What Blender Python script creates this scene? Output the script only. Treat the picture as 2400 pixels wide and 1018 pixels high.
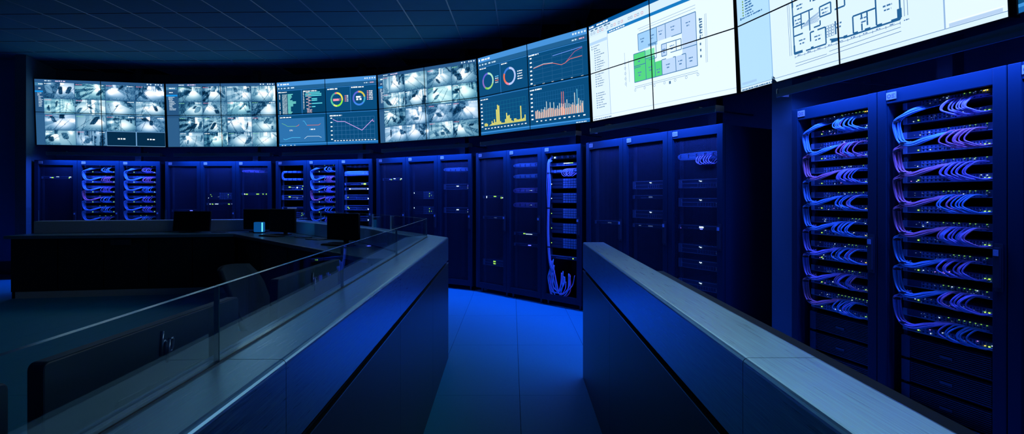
import bpy, math, random
import numpy as np

for o in list(bpy.data.objects):
    bpy.data.objects.remove(o)
SC = bpy.context.scene
COL = SC.collection

# ------------------------------------------------------------------ camera, world, exposure
EYE = 1.38
cam_d = bpy.data.cameras.new('camera')
cam_d.sensor_width = 36.0
cam_d.lens = 1256.27 / 2400 * 36.0
cam_d.shift_y = -44.6 / 2400
cam_d.clip_start = 0.02
cam = bpy.data.objects.new('camera', cam_d)
cam.location = (0, 0, EYE)
cam.rotation_euler = (math.pi / 2, 0, 0)
COL.objects.link(cam)
SC.camera = cam
world = bpy.data.worlds.new('world')
SC.world = world
world.use_nodes = True
wb = world.node_tree.nodes['Background']
wb.inputs[0].default_value = (0.02, 0.10, 0.25, 1)
wb.inputs[1].default_value = 0.004
SC.view_settings.view_transform = 'Standard'
SC.view_settings.look = 'None'
SC.view_settings.gamma = 1.0
SC.view_settings.exposure = 0.0
SC.view_settings.use_curve_mapping = False

BAR_POWER = 34.0                       # watts of each blue light bar above the cabinets
BAR_COLOR = (0.05, 0.125, 1.0)
SCREEN_GAIN = 1.15

# the room's ring: centre and radius of the curved wall, bearing of bay u
CX, CY, A0, STEP = -5.649, 1.538, -0.206, 0.251
R_SCREEN, R_RACK, R_BAR, R_WALL = 8.24, 8.13, 8.00, 9.1
CEIL = 3.81


def ang(u):
    return A0 + STEP * (u - 1)


def polar(u, r, z=0.0):
    a = ang(u)
    return (CX + r * math.sin(a), CY + r * math.cos(a), z)


# ------------------------------------------------------------------ helpers
def lin(c):
    return tuple(((x / 12.92) if x <= 0.04045 else ((x + 0.055) / 1.055) ** 2.4) for x in c)


def rgb(r, g, b):
    return lin((r / 255, g / 255, b / 255))


class MB:
    """collects simple solids into one mesh"""

    def __init__(self):
        self.v, self.f, self.c = [], [], []

    def quad(self, pts, col=None):
        n = len(self.v)
        self.v += [tuple(p) for p in pts]
        self.f.append(tuple(range(n, n + len(pts))))
        if col is not None:
            self.c += [col] * len(pts)

    def box(self, x0, x1, y0, y1, z0, z1):
        n = len(self.v)
        self.v += [(x, y, z) for z in (z0, z1) for y in (y0, y1) for x in (x0, x1)]
        for q in ((0, 2, 3, 1), (4, 5, 7, 6), (0, 1, 5, 4), (2, 6, 7, 3), (0, 4, 6, 2), (1, 3, 7, 5)):
            self.f.append(tuple(n + i for i in q))
        return self

    def prism(self, poly, z0, z1):
        n, k = len(self.v), len(poly)
        self.v += [(p[0], p[1], z0) for p in poly] + [(p[0], p[1], z1) for p in poly]
        self.f.append(tuple(n + i for i in reversed(range(k))))
        self.f.append(tuple(n + k + i for i in range(k)))
        for i in range(k):
            j = (i + 1) % k
            self.f.append((n + i, n + j, n + k + j, n + k + i))
        return self

    def prism_y(self, poly, y0, y1):
        """outline in x,z extruded along y"""
        n, k = len(self.v), len(poly)
        self.v += [(p[0], y0, p[1]) for p in poly] + [(p[0], y1, p[1]) for p in poly]
        self.f.append(tuple(n + i for i in range(k)))
        self.f.append(tuple(n + k + i for i in reversed(range(k))))
        for i in range(k):
            j = (i + 1) % k
            self.f.append((n + i, n + k + i, n + k + j, n + j))
        return self

    def loft(self, loops, cap=True):
        n, k = len(self.v), len(loops[0])
        for lp in loops:
            self.v += [tuple(p) for p in lp]
        for s in range(len(loops) - 1):
            for i in range(k):
                j = (i + 1) % k
                a = n + s * k
                self.f.append((a + i, a + j, a + k + j, a + k + i))
        if cap:
            self.f.append(tuple(n + i for i in reversed(range(k))))
            a = n + (len(loops) - 1) * k
            self.f.append(tuple(a + i for i in range(k)))
        return self

    def tube(self, pts, r, n=6):
        pts = [np.array(p, float) for p in pts]
        loops, up = [], None
        for i, p in enumerate(pts):
            t = pts[min(i + 1, len(pts) - 1)] - pts[max(i - 1, 0)]
            t = t / (np.linalg.norm(t) + 1e-9)
            if up is None:
                a = np.array((0, 0, 1.0)) if abs(t[2]) < 0.9 else np.array((1.0, 0, 0))
            else:
                a = up
            s = np.cross(t, a)
            s /= np.linalg.norm(s) + 1e-9
            up = np.cross(s, t)
            rr = r[i] if isinstance(r, (list, tuple)) else r
            loops.append([p + rr * (math.cos(2 * math.pi * k / n) * s + math.sin(2 * math.pi * k / n) * up) for k in range(n)])
        return self.loft(loops)

    def cyl(self, x, y, z0, z1, r, n=12, r1=None):
        r1 = r if r1 is None else r1
        lo = [(x + r * math.cos(2 * math.pi * k / n), y + r * math.sin(2 * math.pi * k / n), z0) for k in range(n)]
        hi = [(x + r1 * math.cos(2 * math.pi * k / n), y + r1 * math.sin(2 * math.pi * k / n), z1) for k in range(n)]
        return self.loft([lo, hi])

    def mesh(self, name, mat, smooth=False):
        me = bpy.data.meshes.new(name)
        me.from_pydata(self.v, [], self.f)
        me.materials.append(mat)
        if self.c:
            at = me.color_attributes.new('col', 'FLOAT_COLOR', 'POINT')
            arr = np.ones((len(self.v), 4), np.float32)
            arr[:, :3] = np.array(self.c, np.float32)
            at.data.foreach_set('color', arr.ravel())
        if smooth:
            me.polygons.foreach_set('use_smooth', [True] * len(me.polygons))
        me.update()
        return me

    def build(self, name, mat, parent=None, loc=(0, 0, 0), rz=0.0, smooth=False, bevel=0.0, brush=None):
        me = self.mesh(name, mat, smooth)
        if brush:
            add_uv(me, brush)
        return put(name, me, parent, loc, rz, bevel)


def add_uv(me, direction):
    """texture coordinates whose first axis runs along the brushing"""
    d = np.array(direction, float)
    d /= np.linalg.norm(d)
    n = len(me.loops)
    vi = np.zeros(n, np.int32)
    me.loops.foreach_get('vertex_index', vi)
    co = np.zeros(len(me.vertices) * 3, np.float32)
    me.vertices.foreach_get('co', co)
    co = co.reshape(-1, 3)[vi]
    u = co[:, 0] * d[0] + co[:, 1] * d[1]
    v = co[:, 2] - co[:, 0] * d[1] + co[:, 1] * d[0]
    uv = me.uv_layers.new(name='brushing')
    uv.data.foreach_set('uv', np.stack([u, v], -1).astype(np.float32).ravel())
    return me


def put(name, me, parent=None, loc=(0, 0, 0), rz=0.0, bevel=0.0):
    o = bpy.data.objects.new(name, me)
    COL.objects.link(o)
    o.parent = parent
    o.location = loc
    o.rotation_euler = (0, 0, rz)
    if bevel:
        m = o.modifiers.new('bevel', 'BEVEL')
        m.width = bevel
        m.segments = 2
        m.limit_method = 'ANGLE'
    return o


def empty(name, loc=(0, 0, 0), rz=0.0):
    o = bpy.data.objects.new(name, None)
    o.empty_display_size = 0.05
    COL.objects.link(o)
    o.location = loc
    o.rotation_euler = (0, 0, rz)
    return o


def tag(o, label=None, cat=None, group=None, kind=None):
    if label:
        o['label'] = label
    if cat:
        o['category'] = cat
    if group:
        o['group'] = group
    if kind:
        o['kind'] = kind
    return o


_cache = {}


def shared(key, fn, mat, smooth=False):
    if key not in _cache:
        _cache[key] = fn().mesh(key, mat, smooth)
    return _cache[key]


def smoothpath(pts, n=5):
    P = [np.array(p, float) for p in pts]
    P = [2 * P[0] - P[1]] + P + [2 * P[-1] - P[-2]]
    out = []
    for i in range(1, len(P) - 2):
        for k in range(n):
            t = k / n
            a, b, c, d = P[i - 1], P[i], P[i + 1], P[i + 2]
            out.append(0.5 * (2 * b + (c - a) * t + (2 * a - 5 * b + 4 * c - d) * t * t + (3 * b - a - 3 * c + d) * t ** 3))
    out.append(P[-2])
    return out


# ------------------------------------------------------------------ materials
def nodes_of(name):
    m = bpy.data.materials.new(name)
    m.use_nodes = True
    nt = m.node_tree
    return m, nt, nt.nodes['Principled BSDF']


def pm(name, base, rough=0.5, metal=0.0, var=0.12, scale=8.0, bump=0.0, bscale=200.0, spec=0.5):
    m, nt, b = nodes_of(name)
    b.inputs['Roughness'].default_value = rough
    b.inputs['Metallic'].default_value = metal
    b.inputs['Specular IOR Level'].default_value = spec
    tc = nt.nodes.new('ShaderNodeTexCoord')
    no = nt.nodes.new('ShaderNodeTexNoise')
    no.inputs['Scale'].default_value = scale
    no.inputs['Detail'].default_value = 4
    nt.links.new(tc.outputs['Object'], no.inputs['Vector'])
    mx = nt.nodes.new('ShaderNodeMix')
    mx.data_type = 'RGBA'
    mx.inputs[6].default_value = tuple(c * (1 - var) for c in base) + (1,)
    mx.inputs[7].default_value = tuple(min(1, c * (1 + var)) for c in base) + (1,)
    nt.links.new(no.outputs['Fac'], mx.inputs[0])
    nt.links.new(mx.outputs[2], b.inputs['Base Color'])
    if bump:
        n2 = nt.nodes.new('ShaderNodeTexNoise')
        n2.inputs['Scale'].default_value = bscale
        nt.links.new(tc.outputs['Object'], n2.inputs['Vector'])
        bp = nt.nodes.new('ShaderNodeBump')
        bp.inputs['Strength'].default_value = bump
        bp.inputs['Distance'].default_value = 0.002
        nt.links.new(n2.outputs['Fac'], bp.inputs['Height'])
        nt.links.new(bp.outputs['Normal'], b.inputs['Normal'])
    return m


def emat(name, color, strength):
    m, nt, b = nodes_of(name)
    b.inputs['Base Color'].default_value = (0.02, 0.02, 0.03, 1)
    b.inputs['Emission Color'].default_value = tuple(color) + (1,)
    b.inputs['Emission Strength'].default_value = strength
    return m


def brushed(name, base, rough, along, metal=1.0):
    """brushed steel: fine streaks along one direction"""
    m, nt, b = nodes_of(name)
    b.inputs['Metallic'].default_value = metal
    b.inputs['Anisotropic'].default_value = 0.35
    b.inputs['Anisotropic Rotation'].default_value = 0.25
    tg = nt.nodes.new('ShaderNodeTangent')
    tg.direction_type = 'UV_MAP'
    nt.links.new(tg.outputs[0], b.inputs['Tangent'])
    tc = nt.nodes.new('ShaderNodeTexCoord')
    mp = nt.nodes.new('ShaderNodeMapping')
    sc = [520.0, 520.0, 520.0]
    sc[along] = 6.0
    mp.inputs['Scale'].default_value = sc
    no = nt.nodes.new('ShaderNodeTexNoise')
    no.inputs['Scale'].default_value = 1.0
    no.inputs['Detail'].default_value = 5
    nt.links.new(tc.outputs['Object'], mp.inputs['Vector'])
    nt.links.new(mp.outputs['Vector'], no.inputs['Vector'])
    cr = nt.nodes.new('ShaderNodeMapRange')
    cr.inputs['From Min'].default_value = 0.3
    cr.inputs['From Max'].default_value = 0.7
    cr.inputs['To Min'].default_value = rough - 0.07
    cr.inputs['To Max'].default_value = rough + 0.08
    nt.links.new(no.outputs['Fac'], cr.inputs['Value'])
    nt.links.new(cr.outputs['Result'], b.inputs['Roughness'])
    mx = nt.nodes.new('ShaderNodeMix')
    mx.data_type = 'RGBA'
    mx.inputs[6].default_value = tuple(c * 0.84 for c in base) + (1,)
    mx.inputs[7].default_value = tuple(min(1, c * 1.18) for c in base) + (1,)
    st = nt.nodes.new('ShaderNodeMapRange')
    st.inputs['From Min'].default_value = 0.34
    st.inputs['From Max'].default_value = 0.66
    nt.links.new(no.outputs['Fac'], st.inputs['Value'])
    nt.links.new(st.outputs['Result'], mx.inputs[0])
    nt.links.new(mx.outputs[2], b.inputs['Base Color'])
    bp = nt.nodes.new('ShaderNodeBump')
    bp.inputs['Strength'].default_value = 0.16
    bp.inputs['Distance'].default_value = 0.0006
    nt.links.new(no.outputs['Fac'], bp.inputs['Height'])
    nt.links.new(bp.outputs['Normal'], b.inputs['Normal'])
    return m


def glassmat(name, color):
    """clear pane: light passes straight through, the rest mirrors by angle"""
    m, nt, b = nodes_of(name)
    nt.nodes.remove(b)
    tr = nt.nodes.new('ShaderNodeBsdfTransparent')
    tr.inputs[0].default_value = tuple(color) + (1,)
    gl = nt.nodes.new('ShaderNodeBsdfGlossy')
    gl.inputs['Color'].default_value = (0.85, 0.95, 1.0, 1)
    gl.inputs['Roughness'].default_value = 0.01
    ge = nt.nodes.new('ShaderNodeNewGeometry')         # mirror share rises towards grazing angles on both faces alike
    dt = nt.nodes.new('ShaderNodeVectorMath')
    dt.operation = 'DOT_PRODUCT'
    nt.links.new(ge.outputs['Normal'], dt.inputs[0])
    nt.links.new(ge.outputs['Incoming'], dt.inputs[1])
    ab = nt.nodes.new('ShaderNodeMath')
    ab.operation = 'ABSOLUTE'
    nt.links.new(dt.outputs['Value'], ab.inputs[0])
    om = nt.nodes.new('ShaderNodeMath')
    om.operation = 'SUBTRACT'
    om.inputs[0].default_value = 1.0
    nt.links.new(ab.outputs[0], om.inputs[1])
    pw = nt.nodes.new('ShaderNodeMath')
    pw.operation = 'POWER'
    pw.inputs[1].default_value = 5.0
    nt.links.new(om.outputs[0], pw.inputs[0])
    fr = nt.nodes.new('ShaderNodeMath')
    fr.operation = 'MULTIPLY_ADD'
    fr.inputs[1].default_value = 0.96
    fr.inputs[2].default_value = 0.04
    nt.links.new(pw.outputs[0], fr.inputs[0])
    mix = nt.nodes.new('ShaderNodeMixShader')
    nt.links.new(fr.outputs[0], mix.inputs[0])
    nt.links.new(tr.outputs[0], mix.inputs[1])
    nt.links.new(gl.outputs[0], mix.inputs[2])
    nt.links.new(mix.outputs[0], nt.nodes['Material Output'].inputs[0])
    return m


def meshdoor(name):
    """perforated steel sheet: round holes in staggered rows"""
    m, nt, b = nodes_of(name)
    b.inputs['Base Color'].default_value = (0.012, 0.035, 0.08, 1)
    b.inputs['Roughness'].default_value = 0.6
    tc = nt.nodes.new('ShaderNodeTexCoord')
    mp = nt.nodes.new('ShaderNodeMapping')
    mp.inputs['Scale'].default_value = (85, 0.001, 85)
    mp.inputs['Rotation'].default_value = (0, math.radians(45), 0)
    vo = nt.nodes.new('ShaderNodeTexVoronoi')
    vo.inputs['Scale'].default_value = 1.0
    vo.inputs['Randomness'].default_value = 0.0
    nt.links.new(tc.outputs['Object'], mp.inputs['Vector'])
    nt.links.new(mp.outputs['Vector'], vo.inputs['Vector'])
    lt = nt.nodes.new('ShaderNodeMath')
    lt.operation = 'LESS_THAN'
    lt.inputs[1].default_value = 0.44
    nt.links.new(vo.outputs['Distance'], lt.inputs[0])
    tr = nt.nodes.new('ShaderNodeBsdfTransparent')
    mix = nt.nodes.new('ShaderNodeMixShader')
    nt.links.new(lt.outputs[0], mix.inputs[0])
    nt.links.new(b.outputs[0], mix.inputs[1])
    nt.links.new(tr.outputs[0], mix.inputs[2])
    nt.links.new(mix.outputs[0], nt.nodes['Material Output'].inputs[0])
    return m


def screenmat():
    m, nt, b = nodes_of('lit_screen')
    at = nt.nodes.new('ShaderNodeAttribute')
    at.attribute_name = 'col'
    b.inputs['Base Color'].default_value = (0.01, 0.01, 0.012, 1)
    b.inputs['Roughness'].default_value = 0.4
    nt.links.new(at.outputs['Color'], b.inputs['Emission Color'])
    b.inputs['Emission Strength'].default_value = SCREEN_GAIN
    return m


M = {
    'wall': pm('painted_wall', (0.03, 0.085, 0.13), 0.8, var=0.06, bump=0.05),
    'pier': pm('pier_paint', (0.045, 0.14, 0.20), 0.75, var=0.06),
    'sidewall': pm('side_wall_paint', (0.06, 0.28, 0.55), 0.8, var=0.06),
    'base': pm('dark_skirting', (0.02, 0.04, 0.07), 0.5),
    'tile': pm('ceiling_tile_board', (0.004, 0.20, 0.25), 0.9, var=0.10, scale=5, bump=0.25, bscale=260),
    'plenum': pm('dark_plenum', (0.008, 0.02, 0.03), 0.9),
    'tbar': pm('ceiling_grid_metal', (0.10, 0.30, 0.38), 0.45, 0.3, var=0.05),
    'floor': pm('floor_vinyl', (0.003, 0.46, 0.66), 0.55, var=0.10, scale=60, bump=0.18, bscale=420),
    'floorjoint': pm('floor_joint', (0.01, 0.03, 0.05), 0.9),
    'frame': pm('cabinet_paint', (0.002, 0.034, 0.066), 0.5, var=0.05, spec=0.1),
    'inside': pm('cabinet_inside', (0.012, 0.025, 0.05), 0.6),
    'rail': pm('mounting_rail', (0.05, 0.10, 0.16), 0.45),
    'device': pm('device_casing', (0.05, 0.10, 0.20), 0.45),
    'device2': pm('device_face', (0.28, 0.45, 0.68), 0.45, var=0.2, scale=40),
    'port': pm('port_socket', (0.35, 0.52, 0.80), 0.4, var=0.25, scale=60),
    'vent': pm('vent_slats', (0.04, 0.07, 0.12), 0.5),
    'plate': pm('white_plate', (0.34, 0.36, 0.34), 0.5, var=0.03),
    'mark': pm('plate_print', (0.05, 0.06, 0.10), 0.6),
    'cblue': pm('blue_cable', (0.22, 0.55, 0.95), 0.38, var=0.12, scale=20),
    'cviolet': pm('violet_cable', (1.0, 0.32, 0.50), 0.38, var=0.12, scale=20),
    'cindigo': pm('indigo_cable', (0.60, 0.42, 0.90), 0.38, var=0.12, scale=20),
    'cred': pm('red_cable', (0.95, 0.15, 0.35), 0.4),
    'tie': pm('cable_tie', (0.01, 0.012, 0.02), 0.6),
    'blackmetal': pm('black_metal', (0.025, 0.045, 0.07), 0.4),
    'bar': pm('light_bar_housing', (0.10, 0.26, 0.36), 0.45, 0.2),
    'panel': pm('console_panel', (0.035, 0.07, 0.13), 0.38, var=0.06),
    'shelf': pm('rear_shelf_laminate', (0.008, 0.09, 0.19), 0.6, var=0.06, spec=0.12),
    'recess': pm('console_core', (0.004, 0.006, 0.01), 0.7),
    'trim': pm('bright_trim', (0.55, 0.62, 0.66), 0.3, 1.0, var=0.05),
    'desk': pm('desk_laminate', (0.14, 0.32, 0.42), 0.27, var=0.05),
    'darkpanel': pm('desk_panel', (0.010, 0.014, 0.02), 0.5),
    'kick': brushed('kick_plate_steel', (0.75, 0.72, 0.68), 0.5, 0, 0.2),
    'plastic': pm('black_plastic', (0.012, 0.018, 0.026), 0.42),
    'shell': pm('monitor_shell', (0.05, 0.12, 0.17), 0.42),
    'offscreen': pm('dark_display', (0.004, 0.006, 0.009), 0.25),
    'logo': pm('chrome_logo', (0.55, 0.68, 0.85), 0.22, 0.6),
    'mesh_cloth': pm('chair_cloth', (0.02, 0.06, 0.09), 0.85, var=0.2, scale=120, bump=0.4, bscale=500),
    'paper': pm('pale_paper', (0.45, 0.50, 0.58), 0.6),
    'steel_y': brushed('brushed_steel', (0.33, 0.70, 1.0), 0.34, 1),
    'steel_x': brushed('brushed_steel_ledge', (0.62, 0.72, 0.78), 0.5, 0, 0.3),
    'glass': glassmat('clear_glass', (0.93, 0.975, 0.975)),
    'glass_edge': pm('polished_glass_edge', (0.45, 0.78, 0.88), 0.22, 0.6, var=0.05),
    'door_mesh': meshdoor('perforated_door'),
    'screen': screenmat(),
    'bezel': pm('bezel_black', (0.006, 0.010, 0.016), 0.5),
    'led_green': emat('led_green', (0.45, 1.0, 0.08), 2.0),
    'led_white': emat('led_white', (0.65, 0.85, 1.0), 3.5),
    'led_blue': emat('led_blue', (0.10, 0.12, 1.0), 5.0),
    'led_violet': emat('led_violet', (0.55, 0.25, 1.0), 2.5),
    'led_faint': emat('led_faint', (0.40, 1.0, 0.12), 0.9),
    'led_amber': emat('led_amber', (1.0, 0.55, 0.05), 3.0),
    'led_dim': emat('led_dim', (0.25, 0.40, 0.85), 0.5),
    'blue_strip': emat('blue_light_strip', BAR_COLOR, 6.0),
    'cyan_strip': emat('cyan_lamp_edge', (0.08, 0.55, 1.0), 2.2),
    'blue_face': emat('blue_lamp_face', (0.003, 0.085, 0.32), 0.8),
}

# ------------------------------------------------------------------ room shell
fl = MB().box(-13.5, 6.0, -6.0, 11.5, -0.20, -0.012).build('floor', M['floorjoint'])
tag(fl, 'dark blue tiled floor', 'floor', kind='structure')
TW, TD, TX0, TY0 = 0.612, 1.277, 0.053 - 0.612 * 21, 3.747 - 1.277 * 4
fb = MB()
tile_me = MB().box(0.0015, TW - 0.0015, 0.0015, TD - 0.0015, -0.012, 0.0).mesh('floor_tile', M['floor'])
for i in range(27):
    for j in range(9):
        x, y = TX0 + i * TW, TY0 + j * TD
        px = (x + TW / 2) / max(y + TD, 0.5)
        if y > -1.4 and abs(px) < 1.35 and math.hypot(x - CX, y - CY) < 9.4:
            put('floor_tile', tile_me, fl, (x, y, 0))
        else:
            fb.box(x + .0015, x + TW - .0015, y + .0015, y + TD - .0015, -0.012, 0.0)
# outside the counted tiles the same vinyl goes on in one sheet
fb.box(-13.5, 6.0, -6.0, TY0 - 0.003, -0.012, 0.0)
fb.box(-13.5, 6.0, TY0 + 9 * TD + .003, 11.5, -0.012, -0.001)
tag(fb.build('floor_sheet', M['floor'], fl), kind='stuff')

ce = MB().box(-13.5, 6.0, -6.0, 11.5, CEIL + 0.03, CEIL + 0.2).build('ceiling', M['plenum'])
tag(ce, 'dark suspended ceiling of square tiles', 'ceiling', kind='structure')
P = 0.6
yaw = math.radians(-1.4)
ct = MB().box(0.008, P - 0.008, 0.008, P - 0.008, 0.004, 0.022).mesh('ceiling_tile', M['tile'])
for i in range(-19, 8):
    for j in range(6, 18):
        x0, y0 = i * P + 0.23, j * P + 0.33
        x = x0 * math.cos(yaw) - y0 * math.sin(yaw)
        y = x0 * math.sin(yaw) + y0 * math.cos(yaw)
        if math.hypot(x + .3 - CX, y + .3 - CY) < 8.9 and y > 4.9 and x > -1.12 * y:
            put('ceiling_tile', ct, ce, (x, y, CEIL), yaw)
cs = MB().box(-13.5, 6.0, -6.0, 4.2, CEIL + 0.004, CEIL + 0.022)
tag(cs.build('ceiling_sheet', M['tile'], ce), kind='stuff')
gb_y = MB().box(-0.009, 0.009, 2.4, 11.3, 0.0, 0.012).mesh('grid_bar', M['tbar'])
gb_x = MB().box(-11.6, 5.0, -0.006, 0.006, 0.001, 0.012).mesh('grid_bar_dark', M['plenum'])
for i in range(-19, 9):
    x0 = i * P + 0.23
    put('grid_bar', gb_y, ce, (x0 * math.cos(yaw), x0 * math.sin(yaw), CEIL), yaw)
for j in range(6, 19):
    y0 = j * P + 0.33
    put('cross_bar', gb_x, ce, (-y0 * math.sin(yaw), y0 * math.cos(yaw), CEIL), yaw)


def arc_wall(u0, u1, r0, r1, z0, z1, n):
    b = MB()
    for k in range(n):
        a, c = u0 + (u1 - u0) * k / n, u0 + (u1 - u0) * (k + 1) / n
        b.prism([polar(a, r0)[:2], polar(a, r1)[:2], polar(c, r1)[:2], polar(c, r0)[:2]], z0, z1)
    return b


wbk = arc_wall(0.42, 9.6, R_WALL, R_WALL + 0.15, 0, CEIL, 40).build('wall_back', M['wall'])
tag(wbk, 'curved dark blue wall behind the screens', 'wall', kind='structure')
# piers where the curved wall ends on the left and between the last two cabinet groups
th = ang(0.42)
pl = MB().prism([(-8.44, 9.10), (-8.25, 9.10), (-8.25 - 0.38, 9.10 + 1.06), (-8.44 - .38, 9.10 + 1.06)], 0, CEIL)
tag(pl.build('wall_pier_left', M['pier']), 'end pier of the curved wall, left of the leftmost camera screen', 'wall', kind='structure')
pr = arc_wall(6.69, 6.785, 8.26, R_WALL, 0, CEIL, 1)
tag(pr.build('wall_pier_right', M['pier']), 'pier between the last two cabinet groups', 'wall', kind='structure')
tag(MB().box(-13.5, -8.56, 9.40, 9.58, 0, CEIL).build('wall_left', M['sidewall']), 'flat wall left of the pier', 'wall', kind='structure')
b = MB().box(-13.5, -8.56, 9.375, 9.40, 0.04, 0.26)
tag(b.build('baseboard_left', M['base']), 'dark skirting along the flat left wall', 'baseboard', kind='structure')
tag(MB().box(-13.6, -13.4, -6, 9.4, 0, CEIL).build('wall_side', M['sidewall']), 'far left side wall', 'wall', kind='structure')
tag(MB().box(-13.5, 6.0, -6.1, -5.9, 0, CEIL).build('wall_front', M['sidewall']), 'wall behind the viewer', 'wall', kind='structure')
# posts that carry the screens
for k in range(1, 8):
    x, y, _ = polar(k + 0.17, 8.75)
    p = MB().box(-0.05, 0.05, -0.05, 0.05, 0, CEIL).build('trim_%d' % k, M['blackmetal'], None, (x, y, 0), -ang(k))
    tag(p, 'vertical steel post behind a video wall', 'post', kind='structure')

# ------------------------------------------------------------------ video walls
SW, SH, TILT = 2.04, 1.152, 0.06
Z_SCR = EYE + 0.930


class Pic:
    """flat picture shown on a screen: u,v in 0..1, later layers lie a hair in front"""

    def __init__(self):
        self.b = MB()

    def P(self, u, v, l):
        return ((u - 0.5) * SW, -0.0008 * l, v * SH)

    def rect(self, u0, v0, u1, v1, c, l=1):
        self.b.quad([self.P(u0, v0, l), self.P(u1, v0, l), self.P(u1, v1, l), self.P(u0, v1, l)], c)

    def poly(self, pts, c, l=1):
        self.b.quad([self.P(u, v, l) for u, v in pts], c)

    def line(self, pts, w, c, l=2):
        for (u0, v0), (u1, v1) in zip(pts[:-1], pts[1:]):
            dx, dy = (u1 - u0) * SW, (v1 - v0) * SH
            n = math.hypot(dx, dy) + 1e-9
            ox, oy = -dy / n * w / 2 / SW, dx / n * w / 2 / SH
            self.poly([(u0 + ox, v0 + oy), (u0 - ox, v0 - oy), (u1 - ox, v1 - oy), (u1 + ox, v1 + oy)], c, l)

    def frame(self, u0, v0, u1, v1, w, c, l=2):
        self.line([(u0, v0), (u1, v0), (u1, v1), (u0, v1), (u0, v0)], w, c, l)

    def ring(self, u, v, r, w, segs, l=2):
        a = 0.25
        for frac, c in segs:
            n = max(3, int(48 * frac))
            for k in range(n):
                t0, t1 = 2 * math.pi * (a - frac * k / n), 2 * math.pi * (a - frac * (k + 1) / n)
                self.poly([(u + q * math.cos(t) / SW, v + q * math.sin(t) / SH) for q, t in ((r - w, t0), (r, t0), (r, t1), (r - w, t1))], c, l)
            a -= frac

    def blur_text(self, u, v, length, h, c, rnd, l=2):
        """a run of small unreadable words"""
        x = u
        while x < u + length:
            w = rnd.uniform(0.4, 1.5) * h * 1.2
            self.rect(x, v - h * .5, min(x + w, u + length), v + h * rnd.uniform(.25, .5), c, l)
            x += w + h * rnd.uniform(0.12, 0.45)

    def grid_cell(self, u0, v0, u1, v1, colors, l=1):
        ny, nx = colors.shape[:2]
        n = len(self.b.v)
        for j in range(ny):
            for i in range(nx):
                self.b.v.append(self.P(u0 + (u1 - u0) * i / (nx - 1), v0 + (v1 - v0) * j / (ny - 1), l))
                self.b.c.append(tuple(colors[j, i]))
        for j in range(ny - 1):
            for i in range(nx - 1):
                a = n + j * nx + i
                self.b.f.append((a, a + 1, a + nx + 1, a + nx))


def cctv(seed, nx=46, ny=30):
    """grey-blue wide-angle camera picture of a corridor, yard or room"""
    r = random.Random(seed)
    s, t = np.meshgrid(np.linspace(0, 1, nx), np.linspace(0, 1, ny))
    # barrel distortion of a cheap wide lens
    cx, cy = s - .5, t - .5
    k = 1 + 0.5 * (cx ** 2 + cy ** 2)
    s2, t2 = .5 + cx * k, .5 + cy * k
    hz = r.uniform(.68, .92)
    vx = r.uniform(.2, .8)
    lw, rw = r.uniform(.05, .9), r.uniform(.05, .9)
    depth = np.clip((hz - t2) / hz, 0.02, 1)
    # floor: lit pool fading into darker corners
    img = .50 + .42 * np.exp(-((s2 - vx) ** 2 * 7 + (t2 - hz * r.uniform(.35, .8)) ** 2 * 7)) - .12 * depth
    left = vx - lw * depth * 1.1 - .06
    right = vx + rw * depth * 1.1 + .06
    L, Rr = s2 < left, s2 > right
    fanl = (t2 - hz) / (np.abs(s2 - vx) + .12)         # lines that run to the vanishing point
    wa, wc = r.uniform(.18, .62), r.uniform(.25, .85)
    stl = np.sign(np.sin(fanl * r.uniform(5, 11) + seed)) * r.choice([0, .08, .16])
    vst = np.sign(np.sin(r.uniform(5, 9) / (np.abs(s2 - vx) + .14))) * r.choice([0, .1, .18])
    img = np.where(L, wa + stl + .5 * vst, img)
    img = np.where(Rr, wc + vst + .5 * stl, img)
    above = t2 > hz
    img = np.where(above & ~L & ~Rr, r.choice([.22, .5, .8, .95]) + .10 * np.sin(s2 * r.uniform(12, 40)), img)
    for _ in range(r.randint(2, 5)):                   # dark furniture, cars, doors, plants
        bx, by = r.uniform(0, 1), r.uniform(.25, 1)
        bw, bh = r.uniform(.03, .13), r.uniform(.08, .30)
        sk = r.uniform(-.6, .6)
        m = ((s2 - bx - sk * (t2 - by)) / bw) ** 4 + ((t2 - by) / bh) ** 4 < 1
        img = np.where(m, img * r.uniform(.1, .5) + r.choice([0, .05, .35]), img)
    for _ in range(r.randint(1, 2)):                   # blown-out lights and windows
        bx, by = r.uniform(0, 1), r.uniform(.5, 1)
        img = img + r.uniform(.25, .6) * np.exp(-((s2 - bx) ** 2 / r.uniform(.004, .03) + (t2 - by) ** 2 / r.uniform(.01, .04)))
    for _ in range(2):                                 # kerbs, rails and cable runs
        bx, sk = r.uniform(.1, .9), r.uniform(-.9, .9)
        img = np.where((np.abs(s2 - bx - sk * (t2 - .4)) < .012) & (t2 < hz), img * .45, img)
    nz = np.random.RandomState(seed).rand(ny, nx)
    img = img + (nz - .5) * .30 * (img < .45)
    img = np.clip(img * (1.08 - .8 * (cx ** 2 + cy ** 2)), 0.0, 1.08)
    tint = r.choice([(.95, 1.0, 1.0), (.80, 1.0, .97), (.95, .94, 1.06), (1.0, 1.0, 1.03)])
    img = img * 1.1
    col = np.stack([img ** 3.0 * tint[0] * .95, img ** 1.85 * tint[1], img ** 1.35 * tint[2]], -1)
    col += np.array((0.001, 0.014, 0.035))
    return np.clip(col, 0, 1.0)


C_BAR, C_BAR2 = rgb(38, 78, 122), rgb(22, 52, 86)
C_TXT, C_WHITE = rgb(200, 225, 240), rgb(235, 245, 250)


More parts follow.
